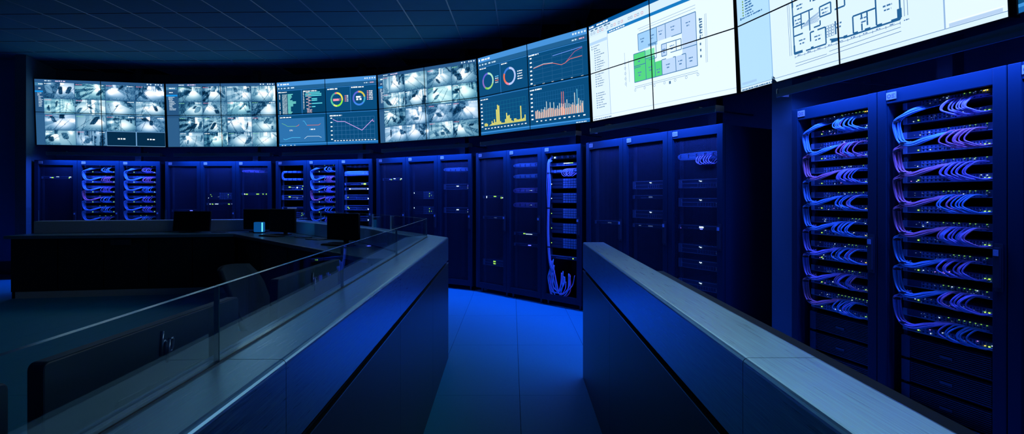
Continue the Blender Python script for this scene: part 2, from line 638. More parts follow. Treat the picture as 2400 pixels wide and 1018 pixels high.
def pic_cctv(seed, side, dark=(), titled=True):
    r = random.Random(seed)
    p = Pic()
    p.rect(0, 0, 1, 1, rgb(36, 80, 122), 0)
    p.rect(0, .957, 1, 1, rgb(40, 84, 130), 1)
    p.blur_text(side + .01, .976, .05, .016, C_TXT, r)
    p.blur_text(side + .09, .976, .075, .016, rgb(220, 205, 235), r)
    for q in (.86, .885, .925, .945, .97):
        p.rect(q, .968, q + .012, .986, C_TXT, 2)
    p.rect(.004, .9, side - .006, .945, rgb(60, 120, 160), 1)
    p.blur_text(.03, .925, side * .5, .016, C_WHITE, r)
    p.blur_text(.03, .86, side * .3, .014, C_WHITE, r)
    p.rect(.002, .80, side - .004, .825, rgb(20, 140, 220), 1)
    for q in range(13):
        p.blur_text(.022 + .006 * (q > 2), .787 - q * .0165, side * r.uniform(.25, .6), .0085, C_TXT, r)
    p.rect(.0, .0, side - .004, .46, rgb(42, 88, 130), 1)
    cw = (1 - side) / 4
    rows = [.955, .712, .474, .234, .004]
    for j in range(4):
        for i in range(4):
            u0, u1, v1, v0 = side + i * cw + .002, side + (i + 1) * cw - .002, rows[j] - .004, rows[j + 1] + .004
            if (i, j) in dark:
                p.rect(u0, v0, u1, v1, rgb(4, 40, 68), 1)
                p.blur_text((u0 + u1) / 2 - .03, (v0 + v1) / 2, .035, .022, C_WHITE, r)
                p.blur_text((u0 + u1) / 2 + .012, (v0 + v1) / 2, .018, .022, C_WHITE, r)
                p.frame(u0, v0, u1, v1, .008, rgb(110, 160, 205), 2)
            else:
                p.grid_cell(u0, v0, u1, v1, cctv(seed * 100 + j * 4 + i))
                p.blur_text(u0 + .006, v1 - .018, .05, .011, r.choice([C_WHITE, rgb(190, 120, 150), rgb(120, 190, 160)]), r, 2)
                if r.random() > .5:
                    p.blur_text(u1 - .06, v1 - .018, .05, .011, C_WHITE, r, 2)
    return p


C_BG = rgb(8, 72, 118)
C_BG2 = rgb(4, 62, 100)
C_TOP = rgb(68, 140, 208)
C_SUB = rgb(32, 92, 140)
C_EDGE = rgb(60, 135, 210)
C_GRID = rgb(62, 120, 170)


def dash_base(r):
    p = Pic()
    p.rect(0, 0, 1, 1, C_BG, 0)
    p.rect(0, .93, 1, 1, C_TOP, 1)
    p.rect(0, .875, 1, .93, C_SUB, 1)
    p.blur_text(.012, .962, .012, .028, C_WHITE, r)
    p.blur_text(.04, .962, .09, .022, C_WHITE, r)
    for q, w in ((.015, .014), (.045, .014), (.075, .02), (.115, .02), (.15, .04)):
        p.blur_text(q, .902, w, .02, C_TXT, r)
    for q in (.885, .905, .93, .953, .976):
        p.rect(q, .955, q + .013, .975, C_TXT, 2)
    p.blur_text(.88, .902, .04, .016, C_TXT, r)
    p.blur_text(.935, .902, .04, .016, rgb(225, 170, 190), r)
    for v in (.865, .483):
        p.line([(0.004, v), (.496, v)], .006, C_EDGE)
        p.line([(0.504, v), (.996, v)], .006, C_EDGE)
    p.rect(0, 0, 1, .03, rgb(24, 98, 165), 1)
    p.rect(0, .03, 1, .045, rgb(60, 140, 210), 1)
    return p


def grid(p, u0, v0, u1, v1, nu, nv, c=C_GRID, w=.0035):
    for i in range(nu + 1):
        u = u0 + (u1 - u0) * i / nu
        p.line([(u, v0), (u, v1)], w, c, 2)
    for j in range(nv + 1):
        v = v0 + (v1 - v0) * j / nv
        p.line([(u0, v), (u1, v)], w, c, 2)
        p.rect(u0 - .03, v - .008, u0 - .012, v + .008, C_WHITE, 2)


def ticks(p, u0, u1, v, n, r):
    for k in range(n):
        u = u0 + (u1 - u0) * k / (n - 1)
        p.blur_text(u - .008, v, .017, .014, C_WHITE, r)


FONT = {}


def text_mesh(s):
    cu = bpy.data.curves.new('t', 'FONT')
    cu.body = s
    cu.align_x = 'CENTER'
    ob = bpy.data.objects.new('t', cu)
    COL.objects.link(ob)
    dg = bpy.context.evaluated_depsgraph_get()
    me = bpy.data.meshes.new_from_object(ob.evaluated_get(dg))
    vs = [tuple(v.co) for v in me.vertices]
    fs = [tuple(q.vertices) for q in me.polygons]
    bpy.data.objects.remove(ob)
    bpy.data.curves.remove(cu)
    bpy.data.meshes.remove(me)
    return vs, fs


def pic_text(p, s, u, v, size, c, l=3):
    vs, fs = text_mesh(s)
    n = len(p.b.v)
    for x, y, _ in vs:
        p.b.v.append(((u - .5) * SW + x * size, -.0008 * l, v * SH + y * size))
        p.b.c.append(c)
    p.b.f += [tuple(n + i for i in q) for q in fs]


def pic_rings():
    r = random.Random(33)
    p = dash_base(r)
    p.line([(.258, .48), (.258, .865)], .006, C_EDGE)
    p.line([(.745, .48), (.745, .865)], .006, C_EDGE)
    p.rect(.005, .49, .25, .855, C_BG2, 1)
    p.rect(.266, .49, .494, .855, C_BG2, 1)
    p.blur_text(.015, .84, .09, .017, C_WHITE, r)
    p.blur_text(.275, .835, .14, .019, C_WHITE, r)
    lens = [.055, .04, .045, .035, .025, .05, .085, .085, .055, .055, .03, .03, .03, .03, .045, .035]
    for k, L in enumerate(lens):
        v = .80 - k * .0195
        p.rect(.112, v - .006, .112 + L, v + .006, rgb(120, 225, 215), 2)
        p.blur_text(.055, v, .05, .011, rgb(190, 220, 230), r)
        if k not in (4, 5, 12):
            p.blur_text(.022, v, .012, .011, C_WHITE, r)
    bars = [(.30, .145), (.295, .165), (.295, .165), (0, 0), (.36, .055), (.36, .055), (0, 0), (.36, .105), (0, 0), (.36, .035), (0, 0)]
    for k, (u, L) in enumerate(bars):
        v = .81 - k * .024
        if L:
            p.rect(u, v - .007, u + L, v + .007, rgb(95, 215, 225), 2)
        p.blur_text(.272, v, .012, .012, C_WHITE, r)
        p.blur_text(.305 + .02 * (k % 2), v, .03, .013, rgb(220, 190, 200), r, 3)
    for k in range(3):
        p.blur_text(.31, .55 - k * .022, .05, .012, rgb(230, 200, 205), r, 3)
    p.ring(.611, .68, .125, .03, [(.28, rgb(225, 215, 80)), (.22, rgb(130, 225, 70)), (.10, rgb(215, 225, 120)), (.17, rgb(85, 195, 150)), (.18, rgb(70, 160, 150)), (.05, rgb(230, 110, 140))])
    p.blur_text(.575, .68, .07, .042, rgb(240, 150, 170), r, 3)
    p.ring(.828, .68, .125, .03, [(.22, rgb(205, 190, 80)), (.14, rgb(60, 160, 190)), (.30, rgb(60, 130, 225)), (.31, rgb(85, 100, 205)), (.03, rgb(200, 110, 150))])
    p.blur_text(.80, .70, .055, .028, C_WHITE, r, 3)
    p.blur_text(.802, .665, .05, .028, C_WHITE, r, 3)
    p.blur_text(.52, .84, .1, .019, C_WHITE, r)
    p.blur_text(.756, .845, .12, .019, C_WHITE, r)
    for k in range(5):
        p.blur_text(.69, .73 - k * .021, .012, .012, rgb(230, 120, 130), r)
        p.blur_text(.708, .73 - k * .021, .016, .012, C_WHITE, r)
    for k in range(6):
        p.rect(.905, .77 - k * .024, .918, .782 - k * .024, rgb(230, 140, 160), 2)
        p.blur_text(.925, .776 - k * .024, .035, .014, C_WHITE, r)
    p.rect(.01, .06, .48, .43, rgb(42, 108, 165), 1)
    p.blur_text(.02, .45, .12, .017, C_WHITE, r)
    g, o, cy, wv = rgb(110, 190, 130), rgb(225, 110, 70), rgb(80, 190, 240), rgb(200, 225, 240)
    p.line([(.04, .36), (.07, .34), (.10, .31), (.19, .305)], .007, g)
    p.line([(.19, .305), (.215, .32), (.22, .335)], .007, o)
    p.line([(.26, .385), (.275, .38), (.30, .315)], .007, cy)
    p.line([(.30, .315), (.42, .31), (.44, .33)], .007, o)
    p.line([(.05, .12), (.07, .105), (.14, .135), (.23, .13)], .008, cy)
    p.line([(.27, .11), (.30, .145), (.42, .14), (.445, .12)], .007, wv)
    pic_text(p, 'CPU', .135, .235, .038, C_WHITE)
    p.rect(.325, .24, .333, .262, rgb(60, 160, 250), 2)
    p.blur_text(.338, .25, .045, .018, C_WHITE, r)
    grid(p, .571, .086, .967, .404, 10, 5)
    p.blur_text(.535, .44, .12, .018, C_WHITE, r)
    p.line([(.565, .385), (.61, .35), (.68, .345), (.847, .204), (.955, .36)], .009, rgb(205, 165, 235), 3)
    p.line([(.945, .34), (.965, .325)], .008, rgb(225, 150, 220), 3)
    ticks(p, .58, .965, .062, 14, r)
    for q in (.03, .06, .12, .16):
        p.blur_text(q, .016, .015, .014, C_TXT, r)
    return p


def pic_bars():
    r = random.Random(55)
    p = dash_base(r)
    p.line([(.232, .485), (.232, .865)], .006, C_EDGE)
    p.blur_text(.016, .85, .07, .015, C_WHITE, r)
    p.blur_text(.245, .845, .06, .015, C_WHITE, r)
    p.ring(.102, .68, .122, .028, [(.32, rgb(165, 220, 190)), (.20, rgb(150, 205, 120)), (.08, rgb(120, 200, 80)), (.20, rgb(135, 105, 190)), (.20, rgb(95, 95, 205))])
    p.ring(.323, .68, .125, .03, [(.52, rgb(175, 195, 240)), (.10, rgb(225, 130, 150)), (.20, rgb(228, 110, 75)), (.18, rgb(60, 120, 210))])
    for k, c in enumerate(((95, 190, 235), (215, 225, 235), (235, 110, 80), (200, 215, 225))):
        p.blur_text(.178, .715 - k * .025, .035, .012, rgb(*c), r)
        p.blur_text(.40, .715 - k * .03, .048, .013, C_WHITE, r)
    grid(p, .042, .112, .468, .40, 14, 6, rgb(20, 105, 140))
    h = [.12, .13, .1, 0, .03, .06, .18, .1, .24, .12, .62, .80, .76, .12, .06, .05, .05, .18, .42, .30, .32, .18, .09, .05, .15, .15, .1, .09, .1, .6, .1, .12, .24]
    for k, q in enumerate(h):
        u = .046 + k * .0127
        p.rect(u, .112, u + .0095, .112 + q * .31, rgb(225, 220, 105), 3)
    ticks(p, .055, .46, .082, 13, r)
    p.blur_text(.012, .455, .08, .014, C_WHITE, r)
    grid(p, .55, .53, .957, .82, 5, 6, rgb(40, 95, 140))
    p.blur_text(.51, .855, .09, .016, C_WHITE, r)
    p.line([(.552, .70), (.64, .72), (.72, .71), (.79, .67), (.82, .68), (.86, .71), (.955, .715)], .007, rgb(215, 120, 110), 3)
    p.line([(.82, .68), (.90, .78), (.957, .80)], .006, rgb(175, 90, 130), 3)
    p.line([(.72, .79), (.84, .80), (.957, .81)], .007, rgb(110, 150, 240), 3)
    p.line([(.552, .705), (.64, .728), (.72, .715)], .004, C_TXT, 3)
    ticks(p, .555, .95, .505, 6, r)
    grid(p, .545, .115, .958, .405, 20, 6, rgb(28, 96, 148))
    p.blur_text(.51, .452, .11, .016, C_WHITE, r)
    tall = {6: .55, 8: .5, 10: .48, 13: .42, 14: .4, 17: .5, 21: .68, 23: .48}
    for k in range(26):
        u = .552 + k * .0155
        b0 = r.uniform(.22, .36) * .29
        p.rect(u, .115, u + .0055, .115 + b0, rgb(215, 150, 130), 3)
        hh = tall.get(k, r.uniform(.25, .4)) * .33
        p.rect(u + .006, .115, u + .0105, .115 + hh, rgb(225, 235, 225), 3)
        if k in (14, 15):
            p.rect(u + .011, .115, u + .015, .115 + .26, rgb(230, 120, 110), 3)
        if k == 22:
            p.rect(u + .011, .115, u + .0145, .115 + .26, rgb(120, 215, 245), 3)
    ticks(p, .565, .955, .085, 11, r)
    p.blur_text(.89, .016, .08, .012, C_TXT, r)
    return p


W_FILL = rgb(182, 208, 240)


def pic_plan6():
    r = random.Random(66)
    p = Pic()
    p.rect(0, 0, 1, 1, rgb(222, 240, 252), 0)
    p.rect(0, .955, 1, 1, rgb(4, 84, 150), 1)
    p.blur_text(.008, .977, .05, .022, C_WHITE, r)
    p.blur_text(.075, .977, .10, .02, C_WHITE, r)
    p.rect(0, .875, 1, .955, rgb(205, 228, 246), 1)
    tx = rgb(70, 110, 150)
    for q in (.02, .06, .10, .14, .17):
        p.blur_text(q, .94, .025, .016, tx, r)
    for k, q in enumerate((.02, .045, .08, .10, .12, .16, .20, .225, .26, .285, .34, .36, .39, .41, .44)):
        p.frame(q, .898, q + .013, .918, .004, (tx, tx, rgb(220, 110, 80), tx, rgb(200, 90, 110))[k % 5], 2)
    p.rect(.168, .845, 1, .875, rgb(20, 116, 184), 1)
    p.blur_text(.18, .860, .13, .014, C_WHITE, r)
    p.rect(0, .04, .162, .875, rgb(214, 234, 250), 1)
    p.rect(0, .79, .162, .82, rgb(176, 208, 238), 2)
    p.line([(.166, .04), (.166, .875)], .008, rgb(150, 180, 215), 2)
    for k in range(27):
        v = .77 - k * .0245
        if k not in (18, 19):
            ind = .02 if k < 2 else .045
            p.rect(ind, v - .006, ind + .008, v + .006, rgb(90, 130, 170), 2)
            p.blur_text(ind + .016, v, r.uniform(.03, .075), .009, rgb(95, 130, 165), r)
    p.line([(0, .044), (1, .044)], .004, rgb(160, 190, 215), 2)
    p.blur_text(.01, .02, .16, .012, rgb(110, 140, 175), r)
    # rooms filled in pale blue, one flat filled in green
    F2 = rgb(150, 196, 235)
    p.poly([(.409, .565), (.545, .60), (.545, .728), (.409, .728)], F2, 2)
    p.rect(.409, .575, .545, .728, F2, 2)
    p.rect(.549, .60, .793, .735, W_FILL, 2)
    p.rect(.705, .42, .793, .60, W_FILL, 2)
    p.rect(.57, .45, .60, .56, W_FILL, 2)
    p.rect(.570, .293, .793, .42, W_FILL, 2)
    G = rgb(80, 205, 125)
    p.rect(.371, .29, .523, .555, G, 2)
    p.rect(.523, .29, .57, .425, G, 2)
    p.rect(.457, .48, .523, .553, rgb(120, 220, 170), 3)
    wl = rgb(62, 116, 166)
    w = .008
    for pts in ([(.409, .575), (.409, .728), (.793, .735), (.793, .291), (.370, .290), (.371, .555), (.457, .555)],
                [(.481, .60), (.545, .60), (.545, .728)], [(.603, .60), (.603, .73)], [(.640, .60), (.705, .60), (.705, .728)],
                [(.457, .555), (.457, .29)], [(.371, .44), (.457, .44)], [(.371, .425), (.42, .425)],
                [(.457, .48), (.523, .48), (.523, .29)], [(.482, .46), (.535, .46), (.535, .59), (.482, .59)],
                [(.570, .29), (.570, .425), (.60, .425)], [(.572, .455), (.572, .56), (.605, .56), (.605, .455), (.572, .455)],
                [(.605, .56), (.70, .556), (.70, .466), (.63, .466)], [(.668, .556), (.668, .47)], [(.661, .29), (.661, .42), (.645, .42)],
                [(.70, .42), (.725, .42), (.725, .29)], [(.705, .466), (.793, .466)]):
        p.line(pts, w, wl, 4)
    for k in range(14):
        u, v = r.choice([(.44, .66), (.51, .66), (.57, .67), (.65, .67), (.745, .66), (.61, .36), (.69, .36), (.755, .36), (.41, .49), (.41, .36), (.49, .38), (.545, .34), (.64, .51), (.59, .5)][k:k + 1])
        p.blur_text(u - .013, v + .012, .028, .011, rgb(80, 125, 175), r, 4)
        p.blur_text(u - .008, v - .014, .016, .013, rgb(80, 125, 175), r, 4)
    th = rgb(120, 155, 190)
    for a, c in (((.409, .775), (.793, .79)), ((.42, .755), (.793, .765)), ((.369, .25), (.793, .25)), ((.37, .235), (.793, .235)), ((.844, .69), (.842, .298)), ((.852, .69), (.85, .298)), ((.30, .60), (.305, .27)), ((.33, .52), (.33, .31))):
        p.line([a, c], .004, th, 3)
    for k in range(7):
        p.ring(.372 + k * .07, .218, .014, .004, [(1, th)], 3)
        p.rect(.81, .35 + k * .05, .818, .37 + k * .05, rgb(70, 110, 150), 3)
        p.blur_text(.812, .66 - k * .022, .016, .014, rgb(70, 110, 150), r, 3)
    for k in range(5):
        p.ring(.30, .30 + k * .05, .014, .004, [(1, th)], 3)
    p.rect(.612, .197, .624, .222, rgb(70, 110, 150), 3)
    return p


def pic_plan7():
    r = random.Random(77)
    p = Pic()
    p.rect(0, 0, 1, 1, rgb(212, 234, 251), 0)
    p.rect(0, .955, 1, 1, rgb(4, 84, 150), 1)
    p.rect(0, .875, 1, .955, rgb(205, 228, 246), 1)
    p.rect(0, .033, .188, .875, rgb(172, 214, 245), 1)
    p.rect(.845, .033, 1, .875, rgb(220, 238, 252), 1)
    p.line([(.190, .033), (.190, .875)], .009, rgb(130, 175, 220), 2)
    p.line([(.845, .033), (.845, .875)], .009, rgb(140, 175, 215), 2)
    p.rect(0, 0, 1, .03, rgb(208, 232, 250), 1)
    p.line([(0, .031), (1, .031)], .004, rgb(110, 145, 185), 2)
    p.blur_text(.01, .014, .19, .011, rgb(60, 105, 150), r)
    tx = rgb(50, 105, 160)
    for k in range(14):
        v = .83 - k * .0205
        p.rect(.036, v - .006, .043, v + .006, rgb(110, 150, 70), 2)
        p.blur_text(.052, v, r.uniform(.03, .06), .011, tx, r)
    p.blur_text(.03, .545, .12, .011, tx, r)
    p.rect(.02, .535, .028, .553, tx, 2)
    p.rect(.012, .05, .10, .068, rgb(158, 196, 232), 2)
    p.rect(.856, .034, .986, .052, rgb(176, 202, 232), 2)
    p.line([(.856, .057), (.99, .057)], .005, rgb(235, 245, 253), 3)
    wl = rgb(34, 92, 142)
    w = .011
    for pts in ([(.306, .66), (.306, .152), (.345, .152)], [(.36, .152), (.449, .152)], [(.465, .17), (.53, .153), (.719, .153), (.719, .66), (.306, .66)],
                [(.308, .40), (.40, .40)], [(.382, .395), (.382, .27)], [(.345, .40), (.345, .30)], [(.308, .33), (.36, .33)], [(.308, .27), (.35, .27)],
                [(.383, .20), (.383, .257), (.40, .257)], [(.415, .257), (.449, .257), (.449, .153)], [(.428, .33), (.428, .392), (.475, .396), (.475, .33), (.428, .33)],
                [(.40, .28), (.428, .28), (.428, .31)], [(.49, .19), (.49, .27)], [(.558, .16), (.558, .259), (.639, .259)], [(.61, .18), (.61, .259)],
                [(.641, .163), (.641, .33), (.66, .33)], [(.59, .20), (.59, .16)], [(.59, .259), (.59, .235)], [(.49, .34), (.53, .34), (.53, .45)], [(.56, .38), (.60, .38), (.60, .50)], [(.62, .42), (.719, .42)],
                [(.40, .45), (.44, .45)], [(.39, .45), (.39, .56), (.52, .56)]):
        p.line(pts, w, wl, 3)
    for u0, u1 in ((.306, .345), (.383, .395), (.47, .50), (.52, .535), (.558, .575), (.60, .62), (.641, .66), (.69, .719)):
        p.line([(u0, .156), (u1, .156)], .020, wl, 4)
    for v0, v1 in ((.155, .21), (.34, .40), (.46, .50)):
        p.line([(.307, v0), (.307, v1)], .016, wl, 4)
    p.line([(.717, .16), (.717, .21)], .03, wl, 4)
    for u, v in ((.34, .45), (.345, .22), (.415, .21), (.50, .24), (.60, .22), (.68, .24), (.45, .36), (.56, .42), (.67, .47), (.33, .36)):
        p.blur_text(u - .015, v + .01, .03, .010, rgb(60, 110, 160), r, 4)
        p.blur_text(u - .012, v - .012, .024, .010, rgb(60, 110, 160), r, 4)
    for k in range(9):
        p.line([(.345 + .004 * k, .31 + .004 * k), (.42 + .004 * (k % 3), .31 + .007 * k)], .003, rgb(90, 135, 180), 3)
    for k in range(12):
        p.frame(.452 + .011 * (k % 3), .19 + .018 * (k // 3), .461 + .011 * (k % 3), .204 + .018 * (k // 3), .003, rgb(70, 120, 165), 3)
    th = rgb(80, 120, 165)
    for a, c in (((.308, .132), (.719, .132)), ((.308, .089), (.45, .089)), ((.308, .07), (.72, .087)), ((.46, .10), (.719, .11)), ((.29, .50), (.292, .15)), ((.282, .50), (.284, .15)), ((.742, .5), (.742, .16)), ((.732, .5), (.732, .16))):
        p.line([a, c], .0035, th, 3)
    for k in range(10):
        p.line([(.308 + k * .0455, .124), (.308 + k * .0455, .14)], .0035, th, 3)
        p.blur_text(.32 + k * .0455, .139, .016, .007, th, r, 3)
    return p


def make_screen(i, pic, label, name='video_wall'):
    o = empty(name, polar(i, R_SCREEN, Z_SCR), -ang(i))
    o.rotation_euler = (TILT, 0, -ang(i))
    tag(o, label, 'video wall', 'video walls round the curved wall')
    n = 0
    for a in (0, 1):
        for c in (0, 1):
            x0, x1 = (a - 1) * SW / 2, a * SW / 2
            z0, z1 = c * SH / 2, (c + 1) * SH / 2
            pan = shared('display_panel', lambda: MB().box(-SW / 4, SW / 4, 0.001, 0.075, 0, SH / 2).box(-.2, .2, .075, .12, .1, SH / 2 - .1), M['bezel'])
            q = put('display_panel', pan, o, ((x0 + x1) / 2, 0, z0))

            def bez():
                w, b = 0.005, MB()
                b.box(-SW / 4, -SW / 4 + w, -.005, .01, 0, SH / 2)
                b.box(SW / 4 - w, SW / 4, -.005, .01, 0, SH / 2)
                b.box(-SW / 4 + w, SW / 4 - w, -.005, .01, 0, w)
                b.box(-SW / 4 + w, SW / 4 - w, -.005, .01, SH / 2 - w, SH / 2)
                return b
            put('bezel', shared('bezel', bez, M['bezel']), q)
    pic.b.build('screen_picture', M['screen'], o, (0, -0.0005, 0))
    return o


make_screen(1, pic_cctv(11, .066, dark=((2, 3), (3, 3))), 'leftmost camera wall, with two blank tiles at its lower right')
make_screen(2, pic_cctv(22, .109), 'second camera wall from the left, with parked cars and corridors')
make_screen(3, pic_rings(), 'blue dashboard wall with two ring charts and a falling line chart')
make_screen(4, pic_cctv(44, .055), 'third camera wall, between the two blue dashboards')
make_screen(5, pic_bars(), 'blue dashboard wall with yellow and pink bar charts')
make_screen(6, pic_plan6(), 'white video wall with a floor plan marked in green')
make_screen(7, pic_plan7(), 'white video wall with large line floor plan, at upper right')
make_screen(8, pic_bars(), 'dashboard wall just cut by the right edge of the picture')

SN = {1: 'leftmost camera wall', 2: 'second camera wall', 3: 'ring-chart dashboard', 4: 'third camera wall',
      5: 'bar-chart dashboard', 6: 'green floor plan', 7: 'right-hand floor plan'}
WHICH = ['left', 'middle', 'right']
ORD = ['topmost', 'second', 'third', 'fourth', 'fifth', 'sixth', 'seventh', 'eighth', 'ninth', 'tenth', 'eleventh', 'twelfth',
       'thirteenth', 'fourteenth', 'fifteenth', 'sixteenth', 'seventeenth', 'eighteenth', 'nineteenth', 'twentieth', 'lowest']

# ------------------------------------------------------------------ light bars above the cabinets
BARS = {i: (i + 0.08, 1.76) for i in range(1, 7)}


def light_bar(i, loc, rz, L, label):
    o = empty('light_bar', loc, rz)
    tag(o, label, 'light bar', 'blue light bars above the cabinets')
    h = MB()
    h.box(-L / 2, L / 2, -.045, .035, .034, .040)         # roof of the channel
    h.box(-L / 2, L / 2, -.050, -.042, -.016, .040)       # front lip
    h.box(-L / 2, L / 2, -.060, -.050, -.022, .004)       # lower rail
    h.box(-L / 2, L / 2, .030, .035, .026, .040)
    h.build('housing', M['bar'], o)
    MB().box(-L / 2 + .02, L / 2 - .02, -.036, .026, .031, .034).build('diffuser', M['blue_strip'], o)
    for s in (-.36, .36):
        br = MB()
        br.box(s * L - .012, s * L + .012, .0, .75, .040, .052)
        br.box(s * L - .03, s * L + .03, -.01, .03, .040, .062)
        br.build('bracket', M['blackmetal'], o)
    for s in (-1, 1):
        MB().box(s * L / 2 - .004, s * L / 2 + .004, -.055, .05, -.012, .042).build('end_cap', M['trim'], o)
    ld = bpy.data.lights.new('light_bar_lamp', 'AREA')
    ld.shape = 'RECTANGLE'
    ld.size = L - .06
    ld.size_y = .05
    ld.energy = BAR_POWER * L / 1.76
    ld.color = BAR_COLOR
    lo = bpy.data.objects.new('light_bar_lamp', ld)
    COL.objects.link(lo)
    lo.parent = o
    lo.location = (0, -.006, .029)
    lo.rotation_euler = (0, 0, 0)           # faces straight down
    return o


for i, (u, L) in BARS.items():
    light_bar(i, polar(u, R_BAR, 2.135), -ang(u), L, 'slim light bar above the cabinets under the ' + SN[i])
TH7 = 1.3224
P7 = (2.13, 4.04)


def seg7(s, off=0.0, z=0.0):
    """point s metres along the last cabinet group, off metres into it"""
    return (P7[0] + s * math.cos(TH7) + off * math.sin(TH7), P7[1] - s * math.sin(TH7) + off * math.cos(TH7), z)


light_bar(7, seg7(1.13, -.13, 2.145), -TH7, 2.2, 'long light bar above the cabinets under the right-hand floor plan')

# ------------------------------------------------------------------ cabinets
RH = 2.04
GREEN, WHITE, BLUE, VIOLET, AMBER, DIM = 'led_green', 'led_white', 'led_blue', 'led_violet', 'led_amber', 'led_dim'


def rack(loc, rz, w, closed, label, feet, far):
    o = empty('server_cabinet', loc, rz)
    tag(o, label, 'server cabinet', 'server cabinets along the curved wall')
    k = '%.3f' % w
    hw = w / 2 - .003
    sp = shared('cab_side' + k, lambda: MB().box(-.011, .011, .005, .90, .06, RH - .01), M['frame'])
    put('side_panel', sp, o, (-hw + .011, 0, 0))
    put('side_panel', sp, o, (hw - .011, 0, 0))
    put('roof_panel', shared('cab_roof' + k, lambda: MB().box(-hw + .022, hw - .022, .005, .90, RH - .03, RH - .01), M['frame']), o)
    put('rear_panel', shared('cab_rear' + k, lambda: MB().box(-hw + .022, hw - .022, .86, .88, .08, RH - .03), M['inside']), o)
    put('base_frame', shared('cab_base' + k, lambda: MB().box(-hw + .022, hw - .022, .03, .90, .06, .10), M['blackmetal']), o)
    rl = shared('cab_rail', lambda: MB().box(-.011, .011, .07, .10, .10, RH - .04), M['rail'])
    put('mounting_rail', rl, o, (-.251, 0, 0))
    put('mounting_rail', rl, o, (.251, 0, 0))

    def door():
        b = MB()
        sl, sr, t = .058, .062, .085
        b.box(-hw, -hw + sl, -.03, .0, .07, RH)
        b.box(hw - sr, hw, -.03, .0, .07, RH)
        b.box(-hw + sl, hw - sr, -.026, .0, RH - t, RH)
        b.box(-hw + sl, hw - sr, -.026, .0, .07, .15)
        b.box(-hw + sl - .004, -hw + sl + .006, -.018, .03, .15, RH - t)
        return b
    d = put('door', shared('cab_door' + k, door, M['frame']), o, bevel=0 if far else .003)
    put('handle', shared('cab_handle', lambda: MB().box(-.014, .014, -.052, -.03, .93, 1.13).box(-.018, .018, -.036, -.03, .91, 1.15), M['blackmetal']), d, (hw - .031, 0, 0))
    put('handle_button', shared('cab_button', lambda: MB().box(-.011, .011, -.056, -.052, 1.09, 1.12), M['port']), d, (hw - .031, 0, 0))
    put('name_plate', shared('cab_plate', lambda: MB().box(0, .062, -.032, -.026, RH - .062, RH - .018), M['plate']), d, (-hw + .062, 0, 0))

    def mark():
        b = MB()
        n = 14
        for q in range(n):
            a, c = 2 * math.pi * q / n, 2 * math.pi * (q + 1) / n
            b.quad([(.018 + rr * math.cos(t), -.0325, RH - .041 + rr * math.sin(t)) for rr, t in ((.008, a), (.0125, a), (.0125, c), (.008, c))])
        for q, L in enumerate((.022, .016, .020)):
            b.quad([(.035, -.0325, RH - .034 - q * .009), (.035 + L, -.0325, RH - .034 - q * .009), (.035 + L, -.0325, RH - .030 - q * .009), (.035, -.0325, RH - .030 - q * .009)])
        return b
    put('plate_mark', shared('cab_mark', mark, M['mark']), d, (-hw + .062, 0, 0))
    if closed:
        put('door_mesh', shared('cab_mesh' + k, lambda: MB().box(-hw + .062, hw - .062, -.006, -.005, .15, RH - .085), M['door_mesh']), d)
    if feet:
        for s in (-1, 1):
            put('foot', shared('cab_foot', lambda: MB().cyl(0, .05, 0, .06, .018, 10).cyl(0, .05, 0, .012, .028, 10), M['blackmetal']), o, (s * (hw - .06), 0, 0))
    return o


def led(o, kind, x, z, s=.008, h=None):
    h = h or s
    me = shared('led_%s_%.4f_%.4f' % (kind, s, h), lambda: MB().box(-s / 2, s / 2, -.004, .0, -h / 2, h / 2), M[kind])
    put('led', me, o, (x, -.001, z))


U = .0445


def dev_switch(near):
    def body():
        return MB().box(-.24, .24, 0, .30, 0, U - .003)

    def ports(g):
        b = MB()
        if True:
            for q in range(6):
                x = -.135 + q * .024 if g == 0 else .03 + q * .032
                for zz in (.005, .022):
                    b.box(x - .010, x + .010, -.004, 0, zz, zz + .003)
                    b.box(x - .010, x - .0075, -.004, 0, zz + .003, zz + .014)
                    b.box(x + .0075, x + .010, -.004, 0, zz + .003, zz + .014)
        return b

    def ears():
        return MB().box(-.262, .262, -.003, -.0005, 0, .004).box(-.262, -.236, -.003, .002, .004, U - .003).box(.236, .262, -.003, .002, .004, U - .003)
    return [('casing', 'sw_body', body, 'device'), ('port_block', 'sw_ports0', lambda: ports(0), 'port'), ('port_block', 'sw_ports1', lambda: ports(1), 'port'), ('mounting_ears', 'sw_ears', ears, 'device2')]


def dev_server():
    def body():
        return MB().box(-.225, .225, 0, .6, 0, 2 * U - .004)

    def face():
        b = MB()
        b.box(-.225, .225, -.006, 0, 2 * U - .012, 2 * U - .004)
        b.box(-.225, .225, -.006, 0, 0, .006)
        b.box(-.225, -.03, -.004, 0, .040, .046)
        return b

    def bays():
        b = MB()
        for q in range(8):
            x = -.03 + q * .030
            b.box(x - .0012, x + .0012, -.007, 0, .010, .040)
        b.box(-.035, .21, -.005, 0, .040, .043)
        return b

    def ears():
        b = MB()
        for s in (-1, 1):
            b.box(s * .2435 - .0185, s * .2435 + .0185, -.012, .002, 0, 2 * U - .004)
        return b
    return [('casing', 'sv_body', body, 'device'), ('front_frame', 'sv_face', face, 'device2'), ('drive_bays', 'sv_bays', bays, 'device2'), ('mounting_ears', 'sv_ears', ears, 'device2')]


